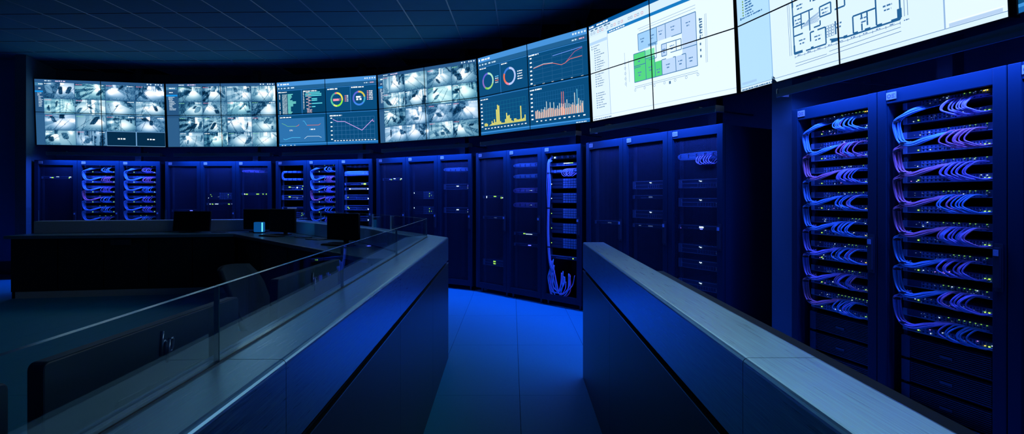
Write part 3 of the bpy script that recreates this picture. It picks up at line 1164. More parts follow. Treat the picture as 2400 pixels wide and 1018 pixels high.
def dev_flat():
    def body():
        return MB().box(-.24, .24, 0, .45, 0, U - .004)

    def face():
        b = MB().box(-.24, .24, -.008, 0, U - .010, U - .004)
        for q in range(16):
            b.box(-.15 + q * .012, -.143 + q * .012, -.003, 0, .008, .016)
        return b

    def ears():
        return MB().box(-.262, -.24, -.012, .002, 0, U - .004).box(.24, .262, -.012, .002, 0, U - .004)
    return [('casing', 'fl_body', body, 'device'), ('front_frame', 'fl_face', face, 'device2'), ('mounting_ears', 'fl_ears', ears, 'device2')]


def dev_blade():
    H = 3 * U - .006

    def body():
        return MB().box(-.235, .235, 0, .65, 0, H)

    def mods():
        b = MB()
        for q in range(3):
            b.box(-.225, -.04, -.004, 0, .008 + q * .042, .040 + q * .042)
        return b

    def mods2():
        b = MB()
        for q in range(4):
            for t in range(6):
                x = -.025 + t * .042
                b.box(x, x + .034, -.008, 0, .006 + q * .031, .030 + q * .031)
        return b
    return [('casing', 'bl_body', body, 'device'), ('fan_covers', 'bl_m', mods, 'vent'), ('drive_bays', 'bl_m2', mods2, 'device2')]


def dev_4u():
    H = 3 * U - .006

    def body():
        return MB().box(-.235, .235, 0, .65, 0, H)

    def slats():
        b = MB()
        for q in range(11):
            b.box(-.205, .23, -.010, 0, .008 + q * .0108, .013 + q * .0108)
        return b

    def ear_l():
        return MB().box(-.262, -.21, -.014, .002, 0, H)

    def ear_r():
        return MB().box(.235, .262, -.006, .002, 0, H)

    def badge():
        return MB().box(-.035, .035, -.013, -.010, .050, .066)
    return [('casing', 'u4_body', body, 'inside'), ('vent_slats', 'u4_s', slats, 'vent'), ('mounting_ear', 'u4_el', ear_l, 'rail'), ('mounting_ear', 'u4_er', ear_r, 'rail'), ('badge', 'u4_b', badge, 'rail')]


def dev_tray():
    def body():
        return MB().box(-.24, .24, 0, .35, 0, .006).box(-.24, .24, 0, .006, 0, U - .004)

    def ring(x):
        b = MB()
        b.box(x - .004, x + .004, -.06, 0, .004, .010)
        b.box(x - .004, x + .004, -.06, -.054, .010, U - .01)
        b.box(x - .004, x + .004, -.06, 0, U - .012, U - .008)
        return b
    return [('tray_plate', 'tr_body', body, 'device2')] + [('cable_ring', 'tr_ring%d' % q, (lambda x=-.19 + q * .095: ring(x)), 'rail') for q in range(5)]


DEV = {'switch': (dev_switch(0), 'network_switch', 'network switch', 'slim network switch'),
       'server': (dev_server(), 'rack_server', 'server', 'two-unit rack server'),
       'flat': (dev_flat(), 'rack_appliance', 'rack appliance', 'flat rack appliance'),
       'blade': (dev_blade(), 'storage_array', 'storage array', 'drive storage array'),
       'u4': (dev_4u(), 'disk_server', 'server', 'slatted dark disk server'),
       'tray': (dev_tray(), 'cable_tray', 'cable tray', 'steel cable tray')}


def device(kind, base, rz, z, label, leds=(), group=None, lite=False):
    parts, name, cat, _ = DEV[kind]
    o = empty(name, (base[0] + .065 * math.sin(-rz), base[1] + .065 * math.cos(rz), z), rz)
    tag(o, label, cat, group)
    for pn, key, fn, mat in parts:
        put(pn, shared(key, fn, M[mat]), o)
    for L in leds:
        led(o, *L)
    return o


def cable_obj(name, pts, r, mat, parent=None, loc=(0, 0, 0), rz=0, n=6, seg=5):
    return MB().tube(smoothpath(pts, seg), r, n).build(name, M[mat], parent, loc, rz, smooth=True)


PAIR_TOP, PAIR_STEP, PAIR_GAP = 1.915, 0.178, 0.0895


def arc_points(x, zu, zl, rnd, s=1.0):
    out = rnd.uniform(.05, .085)
    lean = rnd.uniform(.045, .085)
    y0 = .062
    return [(x + lean, y0, zu + .012), (x + lean * .55, y0 - out * .6, zu + .014), (x + .008, y0 - out, zu - .018),
            (x, y0 - out * 1.05, (zu + zl) / 2), (x + .022, y0 - out * .95, zl + .028),
            (x + lean * .9, y0 - out * .55, zl + .008), (x + lean * 1.35, y0, zl + .014)]


def bundle_paths(k, zu, zn, n, rnd, w):
    """strands that leave switch pair k, swing round the left post and reach pair k+1"""
    paths = []
    for q in range(n):
        a = 2 * math.pi * q / n
        dx, dz, dy = .013 * math.cos(a), .011 * math.sin(a), .009 * math.sin(a + 1)
        e = .25 * (q / n)
        if k == 0:
            st = [(-.03 + e * .2 + dx, .06, zu + .004), (-.10 + dx, .01 + dy, zu - .012 + dz), (-.17 + dx, -.01 + dy, zu - .035 + dz)]
        else:
            st = [(-.195 + dx, .03 + dy, zu - .030 + dz), (-.222 + dx, .0 + dy, zu - .050 + dz)]
        xl = -.243 + dx * 1.2
        pts = st + [(xl, -.005 + dy, (zu + zn) / 2 + .015), (xl + .012, -.005 + dy, zn + .018 + dz),
                    (-.195 + dx, -.012 + dy, zn - .030 + dz), (-.13 + dx, -.015 + dy, zn - .040 + dz), (-.075 + dx, -.005 + dy, zn - .022 + dz),
                    (-.035 + e * .25, .03, zn + .004), (.0 + e * .35, .062, zn + .014)]
        paths.append(pts)
    return paths


def tie_ring(p, axis_pts, r):
    return


def patch_rack(base, rz, where, near, npairs, seed):
    rnd = random.Random(seed)
    off = .065
    for k in range(npairs):
        zu = PAIR_TOP - k * PAIR_STEP
        zl = zu - PAIR_GAP
        s = .0048 if near else .010
        lu = []
        for q in range(9 if near else 3):
            if rnd.random() < .6:
                lu.append(('led_faint' if k > 1 or rnd.random() < .5 else DIM, -.02 + q * (.028 if near else .09), U - .007, s * .9, s * .55))
        if near:
            if k == 0:
                lu += [(AMBER, .205, U - .010, .005, .004), (AMBER, .19, U - .010, .005, .004)]
            for q in range(10):
                lu.append((rnd.choice([DIM, DIM, DIM, WHITE]), rnd.uniform(-.2, .22), rnd.uniform(.008, .036), .003, .0022))
        device('switch', base, rz, zu, '%s network switch from the top, %s' % (ORD[2 * k], where), lu, 'switches in the patched cabinets')
        ll = [(GREEN, -.165, .016, s * 1.3, s * 1.1), (GREEN, .215, .018, s * 1.6, s), (GREEN if rnd.random() < .8 else AMBER, .195, .018, s * 1.3, s)] if near else \
             [(GREEN, -.13, .02, s, s), (GREEN, .20, .02, s, s)]
        if near:
            for q in range(14):
                ll.append((rnd.choice([WHITE, DIM, DIM, DIM, DIM, VIOLET]), rnd.uniform(-.21, .23), rnd.uniform(.006, .036), .003, .0022))
        device('switch', base, rz, zl, '%s network switch from the top, %s' % (ORD[2 * k + 1], where), ll, 'switches in the patched cabinets')
        # arcs between the two switches
        xs = []
        if near:
            x = .0 + rnd.uniform(0, .02)
            while x < .150:
                xs.append(x)
                x += rnd.choice([.011, .012, .014, .028])
        else:
            xs = [.03 + .026 * q for q in range(6)]
        mats = ['cblue', 'cindigo', 'cviolet']
        main = rnd.choice(['cblue', 'cindigo']) if k != 1 else 'cviolet'
        if near:
            for nx_, x in enumerate(xs):
                mt = main if rnd.random() < .8 else rnd.choice(mats)
                if k == 5 and rnd.random() < .25:
                    mt = 'cred'
                c = cable_obj('patch_cable', arc_points(x, zu, zl, rnd), .0042, mt, None, base, rz)
                tag(c, '%s patch cable from left under %s switch, %s' % ('first' if nx_ == 0 else ORD[nx_], ORD[2 * k], where.replace('the ', '')), 'cable', 'patch cables in the cabinets at right')
        else:
            b = MB()
            for x in xs:
                b.tube(smoothpath(arc_points(x, zu, zl, rnd), 3), .0045, 4)
            c = b.build('cable_bundle', M[main], None, base, rz, smooth=True)
            tag(c, 'bunch of patch cables below the %s switch, %s' % (ORD[2 * k], where), 'cable', 'patch cable bunches in the far cabinets')
        if k < npairs - 1:
            zn = zu - PAIR_STEP
            mt = ('cblue', 'cviolet', 'cviolet', 'cviolet', 'cblue', 'cblue', 'cindigo')[k] if seed % 2 else ('cblue', 'cviolet', 'cblue', 'cblue', 'cindigo', 'cindigo', 'cviolet')[k]
            if near:
                t = empty('cable_bundle', base, rz)
                tag(t, 'tied cable bundle left of %s switch, %s' % (ORD[2 * k], where), 'cable bundle', 'tied cable bundles in the patched cabinets')
                P_ = bundle_paths(k, zu, zn, 6, rnd, .6)
                for pts in P_:
                    cable_obj('strand', pts, .0046, mt, t)
                i0 = 2 if k else 3
                cen = np.mean(np.array([[p[i0], p[i0 + 2]] for p in P_]), axis=0)
                for c in cen:
                    MB().tube([c + np.array((0, 0, -.005)), c + np.array((0, 0, .005))], .0205, 10).build('cable_tie', M['tie'], t)
            else:
                b = MB()
                for pts in bundle_paths(k, zu, zn, 4, rnd, .6):
                    b.tube(smoothpath(pts, 3), .0058, 4)
                c = b.build('cable_bundle', M[mt if rnd.random() < .4 else 'cblue'], None, base, rz, smooth=True)
                tag(c, 'cable bundle left of %s switch, %s' % (ORD[2 * k], where), 'cable bundle', 'cable bundles in the far patched cabinets')


def loop_cable(base, rz, z, h, label, mat='cblue', seed=1, x1=.23, n=5, r=.005):
    """flat loop of cables lying in front of a tray, open to the right"""
    rnd = random.Random(seed)
    b = MB()
    for q in range(n):
        d = q * .006
        j = rnd.uniform(-.004, .004)
        pts = [(x1, .05, z + h - d + j), (.05, .03, z + h - d), (-.12, .015, z + h - d + j), (-.20 + d, .01, z + h - d - .008),
               (-.225 + d, .01, z + h / 2), (-.20 + d, .01, z + d + .006), (-.10, .015, z + d), (.06, .03, z + d + j), (x1, .05, z + d)]
        b.tube(smoothpath(pts, 3), r, 5)
    c = b.build('cable_loop', M[mat], None, base, rz, smooth=True)
    tag(c, label, 'cable loop', 'cable loops lying on the trays')
    return c


SV = lambda g: ((VIOLET, -.243, .028, .006, .006), (WHITE, -.012, .068, .005, .005), (WHITE, -.002, .063, .006, .007), (WHITE, .008, .064, .007, .009), (GREEN if g else 'led_blue', .205, .052, .007, .008), (WHITE, .205, .020, .007, .009))
SPEC = {
    (1, 0): [('flat', 1.72, ((BLUE, -.13, .02, .02, .012), (GREEN, -.10, .018, .03, .016), (WHITE, -.02, .036, .04, .010), (GREEN, .155, .015, .012, .02), (WHITE, .17, .03, .03, .010)))],
    (2, 0): [('flat', 1.13, ((BLUE, .10, .02, .05, .012),))],
    (2, 1): [('blade', 1.35, ((GREEN, -.19, .09, .012, .01), (GREEN, -.17, .06, .012, .01), (DIM, -.03, .05, .05, .01), (GREEN, .14, .09, .012, .01), (GREEN, .15, .05, .02, .01), (WHITE, -.23, .03, .01, .01), (GREEN, .19, .11, .012, .01))),
             ('flat', 1.25, ((WHITE, -.2, .02, .014, .014), (GREEN, -.155, .018, .026, .014), (WHITE, -.08, .02, .06, .008), (GREEN, .15, .018, .03, .014), (WHITE, .21, .02, .012, .014)))],
    (2, 2): [('tray', 1.83, ()), ('flat', 1.43, ((WHITE, -.21, .02, .016, .016), (GREEN, -.17, .018, .035, .018), (GREEN, .03, .02, .05, .014), (GREEN, .13, .02, .02, .014), (GREEN, .19, .02, .014, .018)))],
    (3, 0): [('tray', 1.825, ()), ('tray', 1.69, ()), ('server', 1.52, ((GREEN, -.10, .055, .04, .014), (WHITE, .06, .045, .02, .02), (DIM, -.04, .05, .09, .006), (GREEN, .18, .07, .014, .012), (GREEN, .17, .02, .02, .012))),
             ('server', 1.345, ((GREEN, -.10, .055, .04, .014), (DIM, .02, .05, .12, .006), (DIM, .06, .03, .02, .02), (DIM, .18, .06, .02, .012))),
             ('flat', 1.18, ((DIM, -.05, .02, .2, .008),)), ('server', 1.04, ((GREEN, .16, .07, .01, .01), (GREEN, .18, .04, .01, .01), (GREEN, .15, .03, .01, .01)))],
    (3, 2): [('tray', 1.90, ()), ('server', 1.76, ((WHITE, .10, .05, .02, .012), (WHITE, .14, .03, .02, .014), (WHITE, .17, .05, .015, .02), (GREEN, .225, .06, .012, .03), (VIOLET, -.15, .03, .012, .012))),
             ('flat', 1.60, ((GREEN, .13, .02, .04, .024), (DIM, .08, .02, .04, .02))), ('flat', 1.515, ((DIM, .0, .02, .3, .02), (WHITE, -.16, .02, .03, .015), (WHITE, .19, .02, .03, .015))),
             ('server', 1.35, ((GREEN, .225, .06, .012, .012), (WHITE, .20, .02, .014, .02), (GREEN, -.2, .04, .01, .014))), ('server', 1.17, ((WHITE, .20, .02, .014, .02), (GREEN, -.2, .05, .01, .016), (GREEN, -.18, .03, .01, .016))),
             ('server', .985, ((WHITE, .20, .02, .014, .02),))],
    (4, 0): [('flat', 1.67, ((BLUE, -.1, .02, .03, .01), (GREEN, -.07, .016, .02, .016), (WHITE, .0, .03, .04, .01), (GREEN, .13, .015, .012, .02), (WHITE, .15, .026, .02, .012)))],
    (4, 1): [('blade', 1.36, ((GREEN, .10, .09, .014, .014), (GREEN, .10, .05, .012, .02), (GREEN, .13, .06, .012, .01), (WHITE, -.22, .10, .008, .02), (GREEN, .22, .10, .01, .014))),
             ('blade', 1.12, ((GREEN, .10, .09, .014, .014), (GREEN, .10, .05, .012, .02), (GREEN, .14, .05, .02, .014), (WHITE, -.22, .10, .008, .02), (VIOLET, .22, .03, .01, .01)))],
    (4, 2): [('tray', 1.785, ()), ('server', 1.51, ((BLUE, -.243, .05, .012, .012), (BLUE, -.243, .02, .012, .012), (WHITE, .0, .05, .04, .012), (BLUE, .20, .055, .016, .02), (WHITE, .20, .02, .012, .014))),
             ('server', 1.15, ((BLUE, -.243, .05, .012, .012), (BLUE, -.243, .02, .012, .012), (WHITE, .0, .05, .04, .012), (BLUE, .20, .055, .016, .02), (WHITE, .20, .02, .012, .014)))],
    (5, 0): [('flat', 1.375, ((WHITE, -.19, .02, .01, .03), (GREEN, -.01, .028, .05, .014), (GREEN, .12, .008, .012, .026), (WHITE, .15, .008, .014, .014))), ('flat', 1.075, ((DIM, .0, .02, .05, .006),)),
             ('server', .40, ((GREEN, -.02, .062, .045, .016), (GREEN, -.02, .032, .045, .016)))],
    (5, 1): [('tray', 1.80, ((WHITE, .06, .02, .07, .018),)), ('tray', 1.65, ((WHITE, .06, .02, .07, .018),)), ('tray', 1.46, ((WHITE, .05, .02, .05, .016),)), ('tray', 1.265, ((WHITE, .05, .02, .03, .014),)),
             ('flat', .87, ((GREEN, -.07, .025, .035, .012), (WHITE, .02, .02, .12, .005), (GREEN, .19, .02, .01, .01))), ('flat', .72, ((BLUE, .03, .02, .05, .010),))],
    (5, 2): [('tray', 1.88, ((WHITE, -.17, .02, .02, .012),)), ('switch', 1.79, ((WHITE, .03, .03, .10, .006), (GREEN, .1, .03, .06, .006))), ('tray', 1.70, ())] +
            [('blade', zz, ((GREEN if q > 1 else WHITE, -.225, .06, .010, .010), (GREEN, .222, .095, .012, .022), (GREEN, .222, .05, .012, .022))) for q, zz in enumerate((1.50, 1.315, 1.12, .93, .74))] +
            [('flat', .60, ((GREEN, .13, .02, .012, .012),))],
    (6, 0): [('flat', 1.075, ((DIM, .0, .02, .06, .006),))],
    (6, 1): [('server', 1.475, SV(1)), ('flat', 1.37, ((DIM, .0, .02, .05, .014),)), ('server', 1.165, SV(1)), ('flat', 1.065, ((DIM, .0, .02, .06, .008), (DIM, -.16, .02, .03, .008)))],
    (6, 2): [('tray', 1.76, ()), ('server', 1.475, SV(1)), ('server', 1.295, SV(1)),
             ('flat', 1.08, ((VIOLET, -.245, .008, .010, .010), (WHITE, .01, .024, .045, .014), (BLUE, .01, .006, .03, .008), (WHITE, .20, .010, .012, .012), (WHITE, .218, .010, .010, .012))),
             ('server', .85, SV(0)), ('server', .705, SV(0)), ('server', .51, SV(0))],
}
CLOSED = {(1, 0), (2, 0), (2, 1), (2, 2), (4, 0), (4, 1), (4, 2), (5, 0), (5, 1), (6, 0), (6, 1), (6, 2)}
PATCH = {(1, 1), (1, 2), (3, 1), (7, 0), (7, 1)}

RACKS = {}
for i in range(1, 8):
    for j in range(3):
        if i < 7:
            w, rz = .652, -ang(i)
            c = polar(i, R_RACK)
            loc = (c[0] + (j - 1) * w * math.cos(rz), c[1] + (j - 1) * w * math.sin(rz), 0)
        else:
            w, rz = .711, -TH7
            loc = seg7((j + .5) * w)
        where = '%s cabinet under the %s' % (WHICH[j], SN[i])
        rack(loc, rz, w, (i, j) in CLOSED, 'tall dark server cabinet, %s of three under the %s' % (WHICH[j], SN[i]), i in (4, 5), i < 6)
        RACKS[i, j] = (loc, rz, where)
        if (i, j) in PATCH:
            patch_rack(loc, rz, where, i == 7, 8 if i == 7 else 6, 10 * i + j)
            if i == 7:
                for q, zz in enumerate((.42, .275, .13)):
                    device('u4', loc, rz, zz, '%s slatted disk server below the switches, %s' % (('upper', 'middle', 'lower')[q], where),
                           ((BLUE, -.235, .105, .007, .007), (BLUE, -.235, .065, .005, .005)), 'disk servers at the foot of the patched cabinets')
        cnt = {}
        lst = SPEC.get((i, j), [])
        tot = {}
        for s in lst:
            tot[s[0]] = tot.get(s[0], 0) + 1
        for kind, z, leds in lst:
            n = cnt.get(kind, 0)
            cnt[kind] = n + 1
            nm = DEV[kind][3]
            lab = ('the only %s in the %s' % (nm, where)) if tot[kind] == 1 else ('%s %s from the top, %s' % (ORD[n], nm, where))
            device(kind, loc, rz, z, lab, leds, 'equipment in the cabinets')


def rk(i, j):
    return RACKS[i, j][0], RACKS[i, j][1], RACKS[i, j][2]


for (i, j), zz, h, mt in (((2, 2), 1.842, .04, 'cindigo'), ((3, 0), 1.70, .155, 'cblue'), ((3, 2), 1.775, .06, 'cblue'), ((4, 2), 1.79, .05, 'cblue'),
                          ((5, 1), 1.80, .045, 'cblue'), ((5, 1), 1.65, .045, 'cblue'), ((5, 1), 1.45, .06, 'cindigo'), ((5, 1), 1.255, .06, 'cindigo'),
                          ((6, 2), 1.745, .062, 'cblue')):
    loc, rz, where = rk(i, j)
    k = {1.80: 'topmost ', 1.65: 'second ', 1.45: 'third ', 1.255: 'lowest '}.get(zz, '') if (i, j) == (5, 1) else ''
    loop_cable(loc, rz, zz, h, '%sflat loop of pale cables in the %s' % (k, where), mt, seed=int(zz * 100) + i, r=.0045 if i > 4 else .0055)

# loose knot of cables on the right of two trays
for (i, j, zz) in ((6, 2, 1.70), (5, 2, 1.66)):
    loc, rz, where = rk(i, j)
    rnd = random.Random(i)
    b = MB()
    for q in range(6):
        x = .05 + q * .030
        b.tube(smoothpath([(x, .055, zz + .09), (x - .02, -.0, zz + .07), (x - .035 + rnd.uniform(-.01, .01), -.02, zz + .02), (x + rnd.uniform(-.03, .03), -.01, zz - .01), (x + .03, .05, zz + .04)], 4), .0045, 5)
    tag(b.build('cable_knot', M['cindigo'], None, loc, rz, smooth=True), 'loose knot of cables under the tray, %s' % where, 'cable knot', 'loose cable knots')

# the open cabinet with a thick cable riser and a tangle at its foot
loc, rz, where = rk(5, 2)
t = empty('cable_riser', loc, rz)
tag(t, 'thick cable riser down the left post, %s' % where, 'cable bundle')
for q in range(8):
    a = 2 * math.pi * q / 8
    dx, dy = .013 * math.cos(a), .010 * math.sin(a)
    e = .02 * math.sin(q * 2.1)
    pts = [(-.20 + dx + e, .02 + dy, 1.93 - .01 * q), (-.225 + dx, .0 + dy, 1.80), (-.215 + dx + e, -.005 + dy, 1.55), (-.222 + dx, -.005 + dy, 1.25),
           (-.228 + dx, -.005 + dy, .95), (-.215 + dx, -.005 + dy, .72), (-.19 + dx, -.005 + dy, .55), (-.15 + dx + e, 0 + dy, .44)]
    cable_obj('strand', pts, .0062, 'cblue' if q % 3 else 'cindigo', t)
for zz, x in ((1.70, -.218), (1.25, -.222), (.75, -.217)):
    MB().tube([(x, 0, zz - .008), (x, 0, zz + .008)], .022, 10).build('cable_tie', M['tie'], t)
rnd = random.Random(7)
for q in range(13):
    x0 = -.21 + .03 * (q % 5)
    x1 = rnd.uniform(-.02, .22)
    low = rnd.uniform(.12, .22)
    pts = [(-.15 + rnd.uniform(-.06, .05), .0, rnd.uniform(.42, .6)), (x0 - .01, -.01, .38), (x0 + rnd.uniform(-.02, .03), -.012, .26), (x0 + .05, -.012, low), (x0 * .3 + x1 * .5, -.010, low - .005), (x1, -.006, low + .1), (x1 + rnd.uniform(-.03, .03), .02, rnd.uniform(.32, .46))]
    c = cable_obj('power_cable', pts, .0075 if q % 2 else .006, 'cred' if q == 11 else ('cblue' if q % 3 else 'cindigo'), None, loc, rz)
    tag(c, 'loose power cable hanging at the foot of the %s' % where if q != 11 else 'red cable at the foot of the %s' % where, 'cable', 'loose cables at the foot of the open cabinet')

# ------------------------------------------------------------------ consoles
ZT = 1.04


def cladding(b, o0, i0, o1, i1, zout=.845, zin=.87, r=.012):
    """steel cladding between two cross sections; o = outer edge, i = inner edge in plan"""
    def loop(o, i):
        o, i = np.array(o, float), np.array(i, float)
        w = np.linalg.norm(i - o)
        d = (i - o) / w

        def q(s, z):
            p = o + d * s
            return (p[0], p[1], z)
        t = .012
        arc = [q(r - r * math.cos(a), ZT - r + r * math.sin(a)) for a in (0, .4, .8, 1.2, math.pi / 2)]
        arc2 = [q(w - r + r * math.sin(a), ZT - r + r * math.cos(a)) for a in (0, .5, 1.0, math.pi / 2)]
        return [q(0, zout)] + arc + arc2 + [q(w, zin), q(w - t, zin), q(w - t, ZT - .014), q(t, ZT - .014), q(t, zout)]
    b.loft([loop(o0, i0), loop(o1, i1)])
    return b


def lerp(a, c, t):
    return (a[0] + (c[0] - a[0]) * t, a[1] + (c[1] - a[1]) * t)


def shrink(o0, i0, o1, i1, g=.0012):
    L = math.hypot(o1[0] - o0[0], o1[1] - o0[1])
    Li = math.hypot(i1[0] - i0[0], i1[1] - i0[1])
    return lerp(o0, o1, g / L), lerp(i0, i1, min(.3, g / max(Li, .01))), lerp(o1, o0, g / L), lerp(i1, i0, min(.3, g / max(Li, .01)))


def LO(y):
    return (-.4525 - .021 * y, y)


def LI(y):
    return (-.615 - .035 * y, y)


def slab(b, p0, p1, t, z0, z1, side=1):
    """thin upright board from p0 to p1, thickness t to the left of the direction (side=1)"""
    d = np.array(p1, float) - np.array(p0, float)
    d /= np.linalg.norm(d)
    n = np.array((-d[1], d[0])) * t * side
    b.prism([p0, p1, tuple(np.array(p1) + n), tuple(np.array(p0) + n)] if side < 0 else [p1, p0, tuple(np.array(p0) + n), tuple(np.array(p1) + n)], z0, z1)
    return b


def inset(p, q, d):
    """point d metres from p towards q"""
    L = math.hypot(q[0] - p[0], q[1] - p[1])
    return lerp(p, q, d / L)


def pane(p0, p1, z0, z1, parent, off):
    me = slab(MB(), p0, p1, .010, z0, z1, 1).mesh('glass_panel', M['glass'])
    me.materials.append(M['glass_edge'])
    ar = sorted(p.area for p in me.polygons)[-2] * .5
    for p in me.polygons:
        p.material_index = 0 if p.area > ar else 1
    return put('glass_panel', me, parent, off)


lc = empty('console_counter', (-.5, 2.0, 0))
lc_off = (.5, -2.0, 0)
tag(lc, 'long brushed-steel counter with glass screen, left of the aisle', 'counter', 'steel counters beside the aisle')
A_, B_ = (-.55, 4.63), (-.822, 5.06)
IA, IB = (-.785, 4.60), (-.815, 4.68)
secs = [(LO(-.7), LI(-.7), LO(1.13), LI(1.13)), (LO(1.13), LI(1.13), LO(2.42), LI(2.42)), (LO(2.42), LI(2.42), A_, IA), (A_, IA, B_, IB)]
for k, s in enumerate(secs):
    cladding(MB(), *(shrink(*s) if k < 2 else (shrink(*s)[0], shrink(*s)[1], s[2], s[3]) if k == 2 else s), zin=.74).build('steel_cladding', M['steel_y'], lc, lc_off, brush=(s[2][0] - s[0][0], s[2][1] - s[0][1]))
core = MB()
core.prism([inset(LO(-.7), LI(-.7), .03), inset(A_, IA, .03), inset(IA, A_, .03), inset(LI(-.7), LO(-.7), .03)], 0.0, 1.02)
core.build('core', M['recess'], lc, lc_off)
for y0, y1 in ((-.7, 1.13), (1.13, 2.42), (2.42, 3.58), (3.58, 4.63)):
    p0, p1 = LO(y0 + .0015), LO(y1 - .0015)
    slab(MB(), p0, p1, .02, 0.0, .818, 1).build('side_panel', M['panel'], lc, lc_off)
    slab(MB(), (p0[0] + .002, p0[1]), (p1[0] + .002, p1[1]), .010, .819, .8225, 1).build('trim_strip', M['trim'], lc, lc_off)
slab(MB(), A_, (B_[0] + .01, B_[1]), .02, 0, .818, 1).build('end_panel', M['panel'], lc, lc_off)


def GX(y):
    return (-.565 - .0375 * y, y)


for y0, y1 in ((-.5, 1.11), (1.11, 2.04), (2.04, 3.2), (3.2, 4.68)):
    pane(GX(y0 + .002), GX(y1 - .002), ZT + .002, 1.198, lc, lc_off)
slab(MB(), (GX(-.5)[0] + .006, -.5), (GX(4.68)[0] + .006, 4.68), .004, ZT, ZT + .003, 1).build('glass_channel', M['blackmetal'], lc, lc_off)

rc = empty('console_counter', (.55, 1.8, 0))
rc_off = (-.55, -1.8, 0)
tag(rc, 'long brushed-steel counter without glass, right of the aisle', 'counter', 'steel counters beside the aisle')


def RO(y):
    return (.4703 + .0181 * y, y)


def RI(y):
    return (.4703 + .166 + .0181 * y, y)


for k, (y0, y1) in enumerate(((-.7, 1.14), (1.14, 4.12))):
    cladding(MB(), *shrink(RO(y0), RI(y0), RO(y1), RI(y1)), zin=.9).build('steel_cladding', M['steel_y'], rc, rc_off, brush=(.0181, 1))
MB().prism([inset(RO(-.7), RI(-.7), .03), inset(RI(-.7), RO(-.7), .015), inset(RI(4.11), RO(4.11), .015), inset(RO(4.11), RI(4.11), .03)], 0.0, 1.02).build('core', M['recess'], rc, rc_off)
MB().prism([(RO(4.118)[0] + .002, 4.112), (RI(4.118)[0] - .002, 4.112), (RI(4.118)[0] - .002, 4.122), (RO(4.118)[0] + .002, 4.122)], .845, ZT - .004).build('end_plate', M['steel_y'], rc, rc_off, brush=(1, 0))
for y0, y1 in ((-.7, 1.14), (1.14, 2.87), (2.87, 4.12)):
    p0, p1 = RO(y0 + .0015), RO(y1 - .0015)
    slab(MB(), p0, p1, .02, 0.0, .818, -1).build('side_panel', M['panel'], rc, rc_off)
    slab(MB(), (p0[0] - .002, p0[1]), (p1[0] - .002, p1[1]), .010, .819, .8225, -1).build('trim_strip', M['trim'], rc, rc_off)
MB().prism([(RI(-.7)[0] + .004, -.7), (RI(-.7)[0] + .128, -.7), (RI(2.9)[0] + .128, 2.9), (RI(2.9)[0] + .004, 2.9)], .965, .985).build('rear_shelf', M['shelf'], rc, rc_off)
MB().prism([(RI(-.7)[0] + .004, -.7), (RI(-.7)[0] + .03, -.7), (RI(2.9)[0] + .03, 2.9), (RI(2.9)[0] + .004, 2.9)], .0, .965).build('rear_panel', M['panel'], rc, rc_off)

# far ledge that closes the operators' ring
fl_o = [B_, (-1.92, 6.70), (-3.60, 8.74), (-5.35, 8.44), (-7.05, 8.06)]
fl_i = [IB, (-1.68, 6.10), (-3.68, 8.44), (-5.35, 8.15), (-6.95, 7.79)]
le = empty('console_ledge', (-3.6, 8.0, 0))
le_off = (3.6, -8.0, 0)
tag(le, 'raised steel ledge with glass screen behind the operators\' desk', 'counter')
for k in range(4):
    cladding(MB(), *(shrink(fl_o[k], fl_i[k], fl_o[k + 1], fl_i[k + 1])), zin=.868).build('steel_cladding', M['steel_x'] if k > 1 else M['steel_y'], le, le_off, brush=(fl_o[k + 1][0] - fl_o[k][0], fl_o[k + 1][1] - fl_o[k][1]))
    a, c = inset(fl_o[k], fl_i[k], .004), inset(fl_o[k + 1], fl_i[k + 1], .004)
    slab(MB(), a, c, .02, 0, .84, 1).build('side_panel', M['panel'], le, le_off)
gl = [(-.745, 4.70), (-1.80, 6.40), (-3.64, 8.60), (-5.35, 8.30), (-7.0, 7.93)]
cuts = [(gl[0], lerp(gl[0], gl[1], .46)), (lerp(gl[0], gl[1], .47), lerp(gl[0], gl[1], .76)), (lerp(gl[0], gl[1], .775), lerp(gl[1], gl[2], .45)), (lerp(gl[1], gl[2], .455), gl[2]),
        (lerp(gl[2], gl[3], .01), gl[3]), (lerp(gl[3], gl[4], .01), gl[4])]
for a, c in cuts:
    pane(a, c, ZT + .001, 1.2, le, le_off)

# operators' desk inside the ring
D0, D1, D2 = (-6.90, 7.27), (-4.02, 7.74), (-1.23, 4.57)
ZD = .865
dk = empty('operator_desk', (-4.0, 7.8, 0))
dk_off = (4.0, -7.8, 0)
tag(dk, 'angled operators\' desk with dark front, below the far ledge', 'desk')


def pull(p, q, d=.003):
    return inset(p, q, d)


MB().prism([D0, D1, pull(fl_i[2], D1), pull(fl_i[3], (-5.3, 7.5)), pull(fl_i[4], D0)], ZD - .045, ZD).build('worktop', M['desk'], dk, dk_off, bevel=.004)
MB().prism([lerp(D1, D2, .002), D2, (-.92, 4.57), pull(fl_i[0], D2, .06), pull(fl_i[1], D1, .02), lerp(fl_i[2], fl_i[1], .004)], ZD - .045, ZD).build('worktop', M['desk'], dk, dk_off, bevel=.004)


def inn(p, d=.05):
    return p


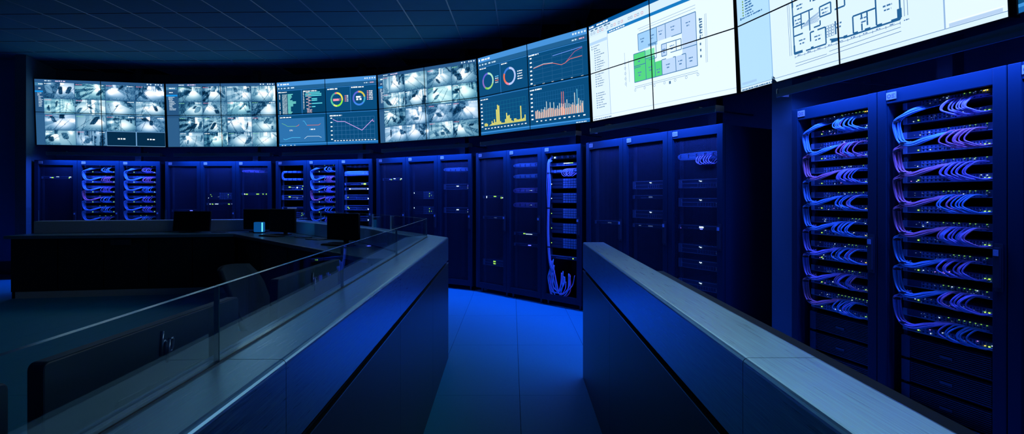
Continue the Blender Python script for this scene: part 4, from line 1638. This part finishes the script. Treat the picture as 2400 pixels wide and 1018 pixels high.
for a, c in ((D0, D1), (D1, D2)):
    slab(MB(), inset(a, c, .003), inset(c, a, .003), .004, ZD - .043, ZD - .004, -1).build('edge_band', M['trim'], dk, dk_off)
fr0, fr1 = (-6.86, 7.33), (-4.03, 7.80)
for k in range(5):
    a, c = lerp(fr0, fr1, k / 5 + .002), lerp(fr0, fr1, (k + 1) / 5 - .002)
    slab(MB(), a, c, .02, .092, ZD - .047, 1).build('front_panel', M['darkpanel'], dk, dk_off)
e0, e1 = (-3.98, 7.78), (-1.22, 4.64)
for k in range(4):
    a, c = lerp(e0, e1, k / 4 + .002), lerp(e0, e1, (k + 1) / 4 - .002)
    slab(MB(), a, c, .02, .092, ZD - .047, 1).build('front_panel', M['darkpanel'], dk, dk_off)
slab(MB(), (-6.80, 7.335), lerp(fr0, fr1, .98), .02, .0, .09, 1).build('kick_plate', M['kick'], dk, dk_off, brush=(1, .1))
slab(MB(), lerp(e0, e1, .02), e1, .02, .0, .09, 1).build('kick_plate', M['kick'], dk, dk_off, brush=(1, .1))
slab(MB(), (-6.86, 7.84), (-6.86, 7.35), .02, .0, ZD - .047, 1).build('end_panel', M['darkpanel'], dk, dk_off)
MB().box(-5.62, -5.35, 7.50, 7.53, .72, .80).build('cable_hatch', M['blackmetal'], dk, dk_off)
sg = MB()
slab(sg, (-6.86, 7.46), (-6.78, 7.55), .012, ZD + .001, 1.245, 1)
o = sg.build('end_screen', M['glass'])
tag(o, 'narrow upright glass end screen at the desk\'s left end', 'glass screen')

nd = empty('operator_desk', (-1.0, 1.6, 0))
nd_off = (1.0, -1.6, 0)
tag(nd, 'low desk behind the left counter, carrying the near monitors', 'desk')
ZN = .73
MB().prism([(-1.28, -.4), (-.68, -.4), (-.775, 2.62), (-1.37, 2.62)], ZN - .03, ZN).build('worktop', M['plastic'], nd, nd_off, bevel=.003)
for y in (-.3, 1.55, 2.55):
    MB().box(-1.25 - .03 * y, -.75 - .035 * y, y - .012, y + .012, 0, ZN - .031).build('leg_panel', M['darkpanel'], nd, nd_off)


# ------------------------------------------------------------------ monitors and desk things
def rrect(w, h, r, n=4):
    pts = []
    for cx, cz, a0 in ((w / 2 - r, r, -90), (w / 2 - r, h - r, 0), (-w / 2 + r, h - r, 90), (-w / 2 + r, r, 180)):
        for k in range(n + 1):
            a = math.radians(a0 + 90 * k / n)
            pts.append((cx + r * math.cos(a), cz + r * math.sin(a)))
    return pts


def monitor(loc, rz, w, h, lift, label, logo=False, tilt=0.0):
    o = empty('computer_monitor', loc, rz)
    tag(o, label, 'monitor', 'computer monitors on the desks')
    s = MB().prism_y([(x, z + lift) for x, z in rrect(w, h, .012)], 0, .028).build('shell', M['shell'] if logo else M['plastic'], o, bevel=.003)
    if tilt:
        s.rotation_euler = (tilt, 0, 0)
    MB().prism_y([(x * .96, z + lift + .012) for x, z in rrect(w, h - .024, .006)], -.002, 0).build('display', M['offscreen'], s)
    MB().prism_y([(x * .5, z * .45 + lift + h * .2) for x, z in rrect(w, h, .03)], .028, .033).build('rear_cover', M['shell'] if logo else M['plastic'], s)
    st = MB().box(-.03, .03, .048, .070, .012, lift + h * .55).build('stand', M['plastic'], o)
    MB().prism([(-.12, -.10), (.12, -.10), (.12, .07), (-.12, .07)], 0.0005, .012).build('stand_base', M['plastic'], st, bevel=.003)
    if logo:
        lg = MB()
        zc = lift + h * .845
        sl = .10

        def stroke(pts):
            lg.tube([(-(x + sl * z), .0295, zc + z) for x, z in pts], .0034, 6)
        stroke([(-.017, .036), (-.017, -.016)])
        stroke([(-.017, .008), (-.010, .014), (-.004, .011), (-.003, .004), (-.003, -.016)])
        stroke([(.007, .012), (.007, -.036)])
        stroke([(.007, .012), (.017, .013), (.020, .006), (.020, -.008), (.016, -.014), (.007, -.014)])
        lg.build('logo', M['logo'], s, smooth=True)
    return o


QN = -math.pi / 2 - .02


def near_mon(y0, y1, label):
    x = -.765 - .012 * (y0 + y1) / 2
    return monitor((x, (y0 + y1) / 2, ZN), QN + .0, abs(y1 - y0), .345, 1.112 - ZN - .345, label, True)


near_mon(.19, .786, 'dark monitor seen from behind at the lower left corner')
near_mon(.866, 1.462, 'dark monitor with raised rear logo, behind the nearest glass panel')
near_mon(1.758, 2.363, 'dark monitor seen from behind, behind the second glass panel')


def face(nx, ny):
    """rotation so that the display looks along (nx, ny)"""
    return math.atan2(ny, nx) + math.pi / 2


monitor((-4.83, 8.06, ZD), face(-.05, -1), .575, .30, .018, 'wide switched-off monitor alone on the left desk', tilt=-.12)
monitor((-3.83, 8.15, ZD), face(-.10, -1), .54, .31, .035, 'switched-off monitor behind the glowing blue box')
monitor((-3.22, 7.50, ZD), face(-.50, -.87), .54, .325, .035, 'switched-off monitor beside the glowing blue box, keyboard at its foot')
monitor((-1.93, 6.10, ZD), face(-.45, -.89), .48, .305, .035, 'switched-off monitor on the right desk, nearest to the corner glass')

bx = empty('desk_lamp_box', (-3.71, 7.86, ZD), face(-.1, -1))
tag(bx, 'small glowing blue box standing on the desk before a monitor', 'lamp box')
MB().box(-.075, .075, -.03, .05, .0005, .015).build('base', M['plastic'], bx)
MB().prism_y([(x, z + .016) for x, z in rrect(.138, .145, .012)], -.02, .04).build('glow_face', M['blue_face'], bx)
MB().box(.055, .070, -.026, -.019, .022, .155).build('bright_edge', M['cyan_strip'], bx)


def keyboard(loc, rz, w, d, label):
    o = empty('keyboard', loc, rz)
    tag(o, label, 'keyboard', 'keyboards on the desks')
    MB().prism([(-w / 2, -d / 2), (w / 2, -d / 2), (w / 2, d / 2), (-w / 2, d / 2)], .001, .014).build('tray', M['plastic'], o, bevel=.003)
    k = MB()
    for i in range(13):
        for j in range(4):
            x, y = -w / 2 + .012 + i * (w - .024) / 13, -d / 2 + .01 + j * (d - .02) / 4
            k.box(x, x + (w - .024) / 13 - .003, y, y + (d - .02) / 4 - .003, .014, .019)
    k.build('keys', M['vent'], o)
    return o


keyboard((-3.22, 7.18, ZD), face(-.55, -.83), .40, .13, 'black keyboard before the monitor next to the blue box')
keyboard((-1.88, 5.80, ZD), face(-.50, -.87), .40, .13, 'black keyboard before the monitor nearest the corner glass')


def flat_thing(name, loc, rz, w, d, h, mat, label, cat):
    o = empty(name, loc, rz)
    tag(o, label, cat)
    MB().prism([(-w / 2, -d / 2), (w / 2, -d / 2), (w / 2, d / 2), (-w / 2, d / 2)], .0005, h).build('body', M[mat], o, bevel=min(.004, h * .3))
    MB().prism([(-w * .38, -d * .3), (w * .38, -d * .3), (w * .38, d * .1), (-w * .38, d * .1)], h, h + .0015).build('top_sheet', M['offscreen'] if mat != 'paper' else M['plastic'], o)
    return o


flat_thing('document_folder', (-2.42, 6.66, ZD), face(-.6, -.8), .26, .17, .012, 'paper', 'pale folder lying left of the right-hand desk monitor', 'folder')
flat_thing('notebook', (-2.72, 6.98, ZD), face(-.7, -.7), .22, .15, .010, 'shell', 'dark notebook lying between the two right desk monitors', 'notebook')
flat_thing('tablet', (-4.35, 7.98, ZD), face(.2, -1), .2, .12, .010, 'shell', 'small dark tablet lying right of the wide left monitor', 'tablet')
c = cable_obj('monitor_cable', [(-2.22, 6.55, ZD + .02), (-2.20, 6.60, ZD + .10), (-2.12, 6.62, ZD + .15), (-2.04, 6.55, ZD + .12), (-2.0, 6.4, ZD + .02)], .006, 'plastic')
tag(c, 'black cable arching behind the right-hand desk monitor', 'cable')

# office chair inside the ring
ch = empty('office_chair', (-1.25, 3.14, 0), math.radians(-90 + 4))
tag(ch, 'dark high-backed office chair turned sideways, seen through the glass', 'chair')
# local: +y is where the sitter looks
loops = []
for k in range(9):
    t = k / 8
    z = .50 + .49 * t
    y = -.17 - .17 * t - .03 * math.sin(t * 2.6) - (.04 * (t - .8) / .2 if t > .8 else 0)
    hw = (.20 + .03 * math.sin(t * 2.8)) * (1 - .16 * max(0, (t - .86) / .14))
    ring = []
    for q in range(9):
        s = -1 + 2 * q / 8
        ring.append((s * hw, y + .045 * s * s, z - .012 * (s * s) * t))
    for q in reversed(range(9)):
        s = -1 + 2 * q / 8
        ring.append((s * hw, y + .045 * s * s - .028, z - .012 * (s * s) * t))
    loops.append(ring)
MB().loft(loops).build('backrest', M['mesh_cloth'], ch, smooth=True)
MB().prism([(x, z - .24) for x, z in rrect(.46, .46, .07, 5)], .43, .50).build('seat', M['mesh_cloth'], ch, bevel=.015)
MB().tube(smoothpath([(0, -.02, .40), (0, -.20, .40), (0, -.27, .46), (0, -.30, .60)], 4), .022, 8).build('back_support', M['plastic'], ch, smooth=True)
for s in (-1, 1):
    MB().tube(smoothpath([(s * .22, 0, .42), (s * .28, 0, .45), (s * .285, 0, .62)], 4), .014, 8).build('arm_post', M['plastic'], ch, smooth=True)
    MB().box(s * .285 - .035, s * .285 + .035, -.12, .12, .62, .645).build('armrest', M['plastic'], ch, bevel=.008)
MB().cyl(0, 0, .12, .43, .025, 12).build('gas_lift', M['blackmetal'], ch)
for k in range(5):
    a = 2 * math.pi * k / 5 + .3
    cs_, sn = math.cos(a), math.sin(a)
    lg = MB().tube([(.02 * cs_, .02 * sn, .13), (.17 * cs_, .17 * sn, .105), (.30 * cs_, .30 * sn, .085)], [.024, .02, .015], 8).build('base_leg', M['plastic'], ch, smooth=True)
    cw = MB()
    cw.tube([(.30 * cs_ - .018 * sn, .30 * sn + .018 * cs_, .031), (.30 * cs_ + .018 * sn, .30 * sn - .018 * cs_, .031)], .030, 12)
    cw.cyl(.30 * cs_, .30 * sn, .05, .09, .008, 8)
    cw.build('caster', M['plastic'], lg)
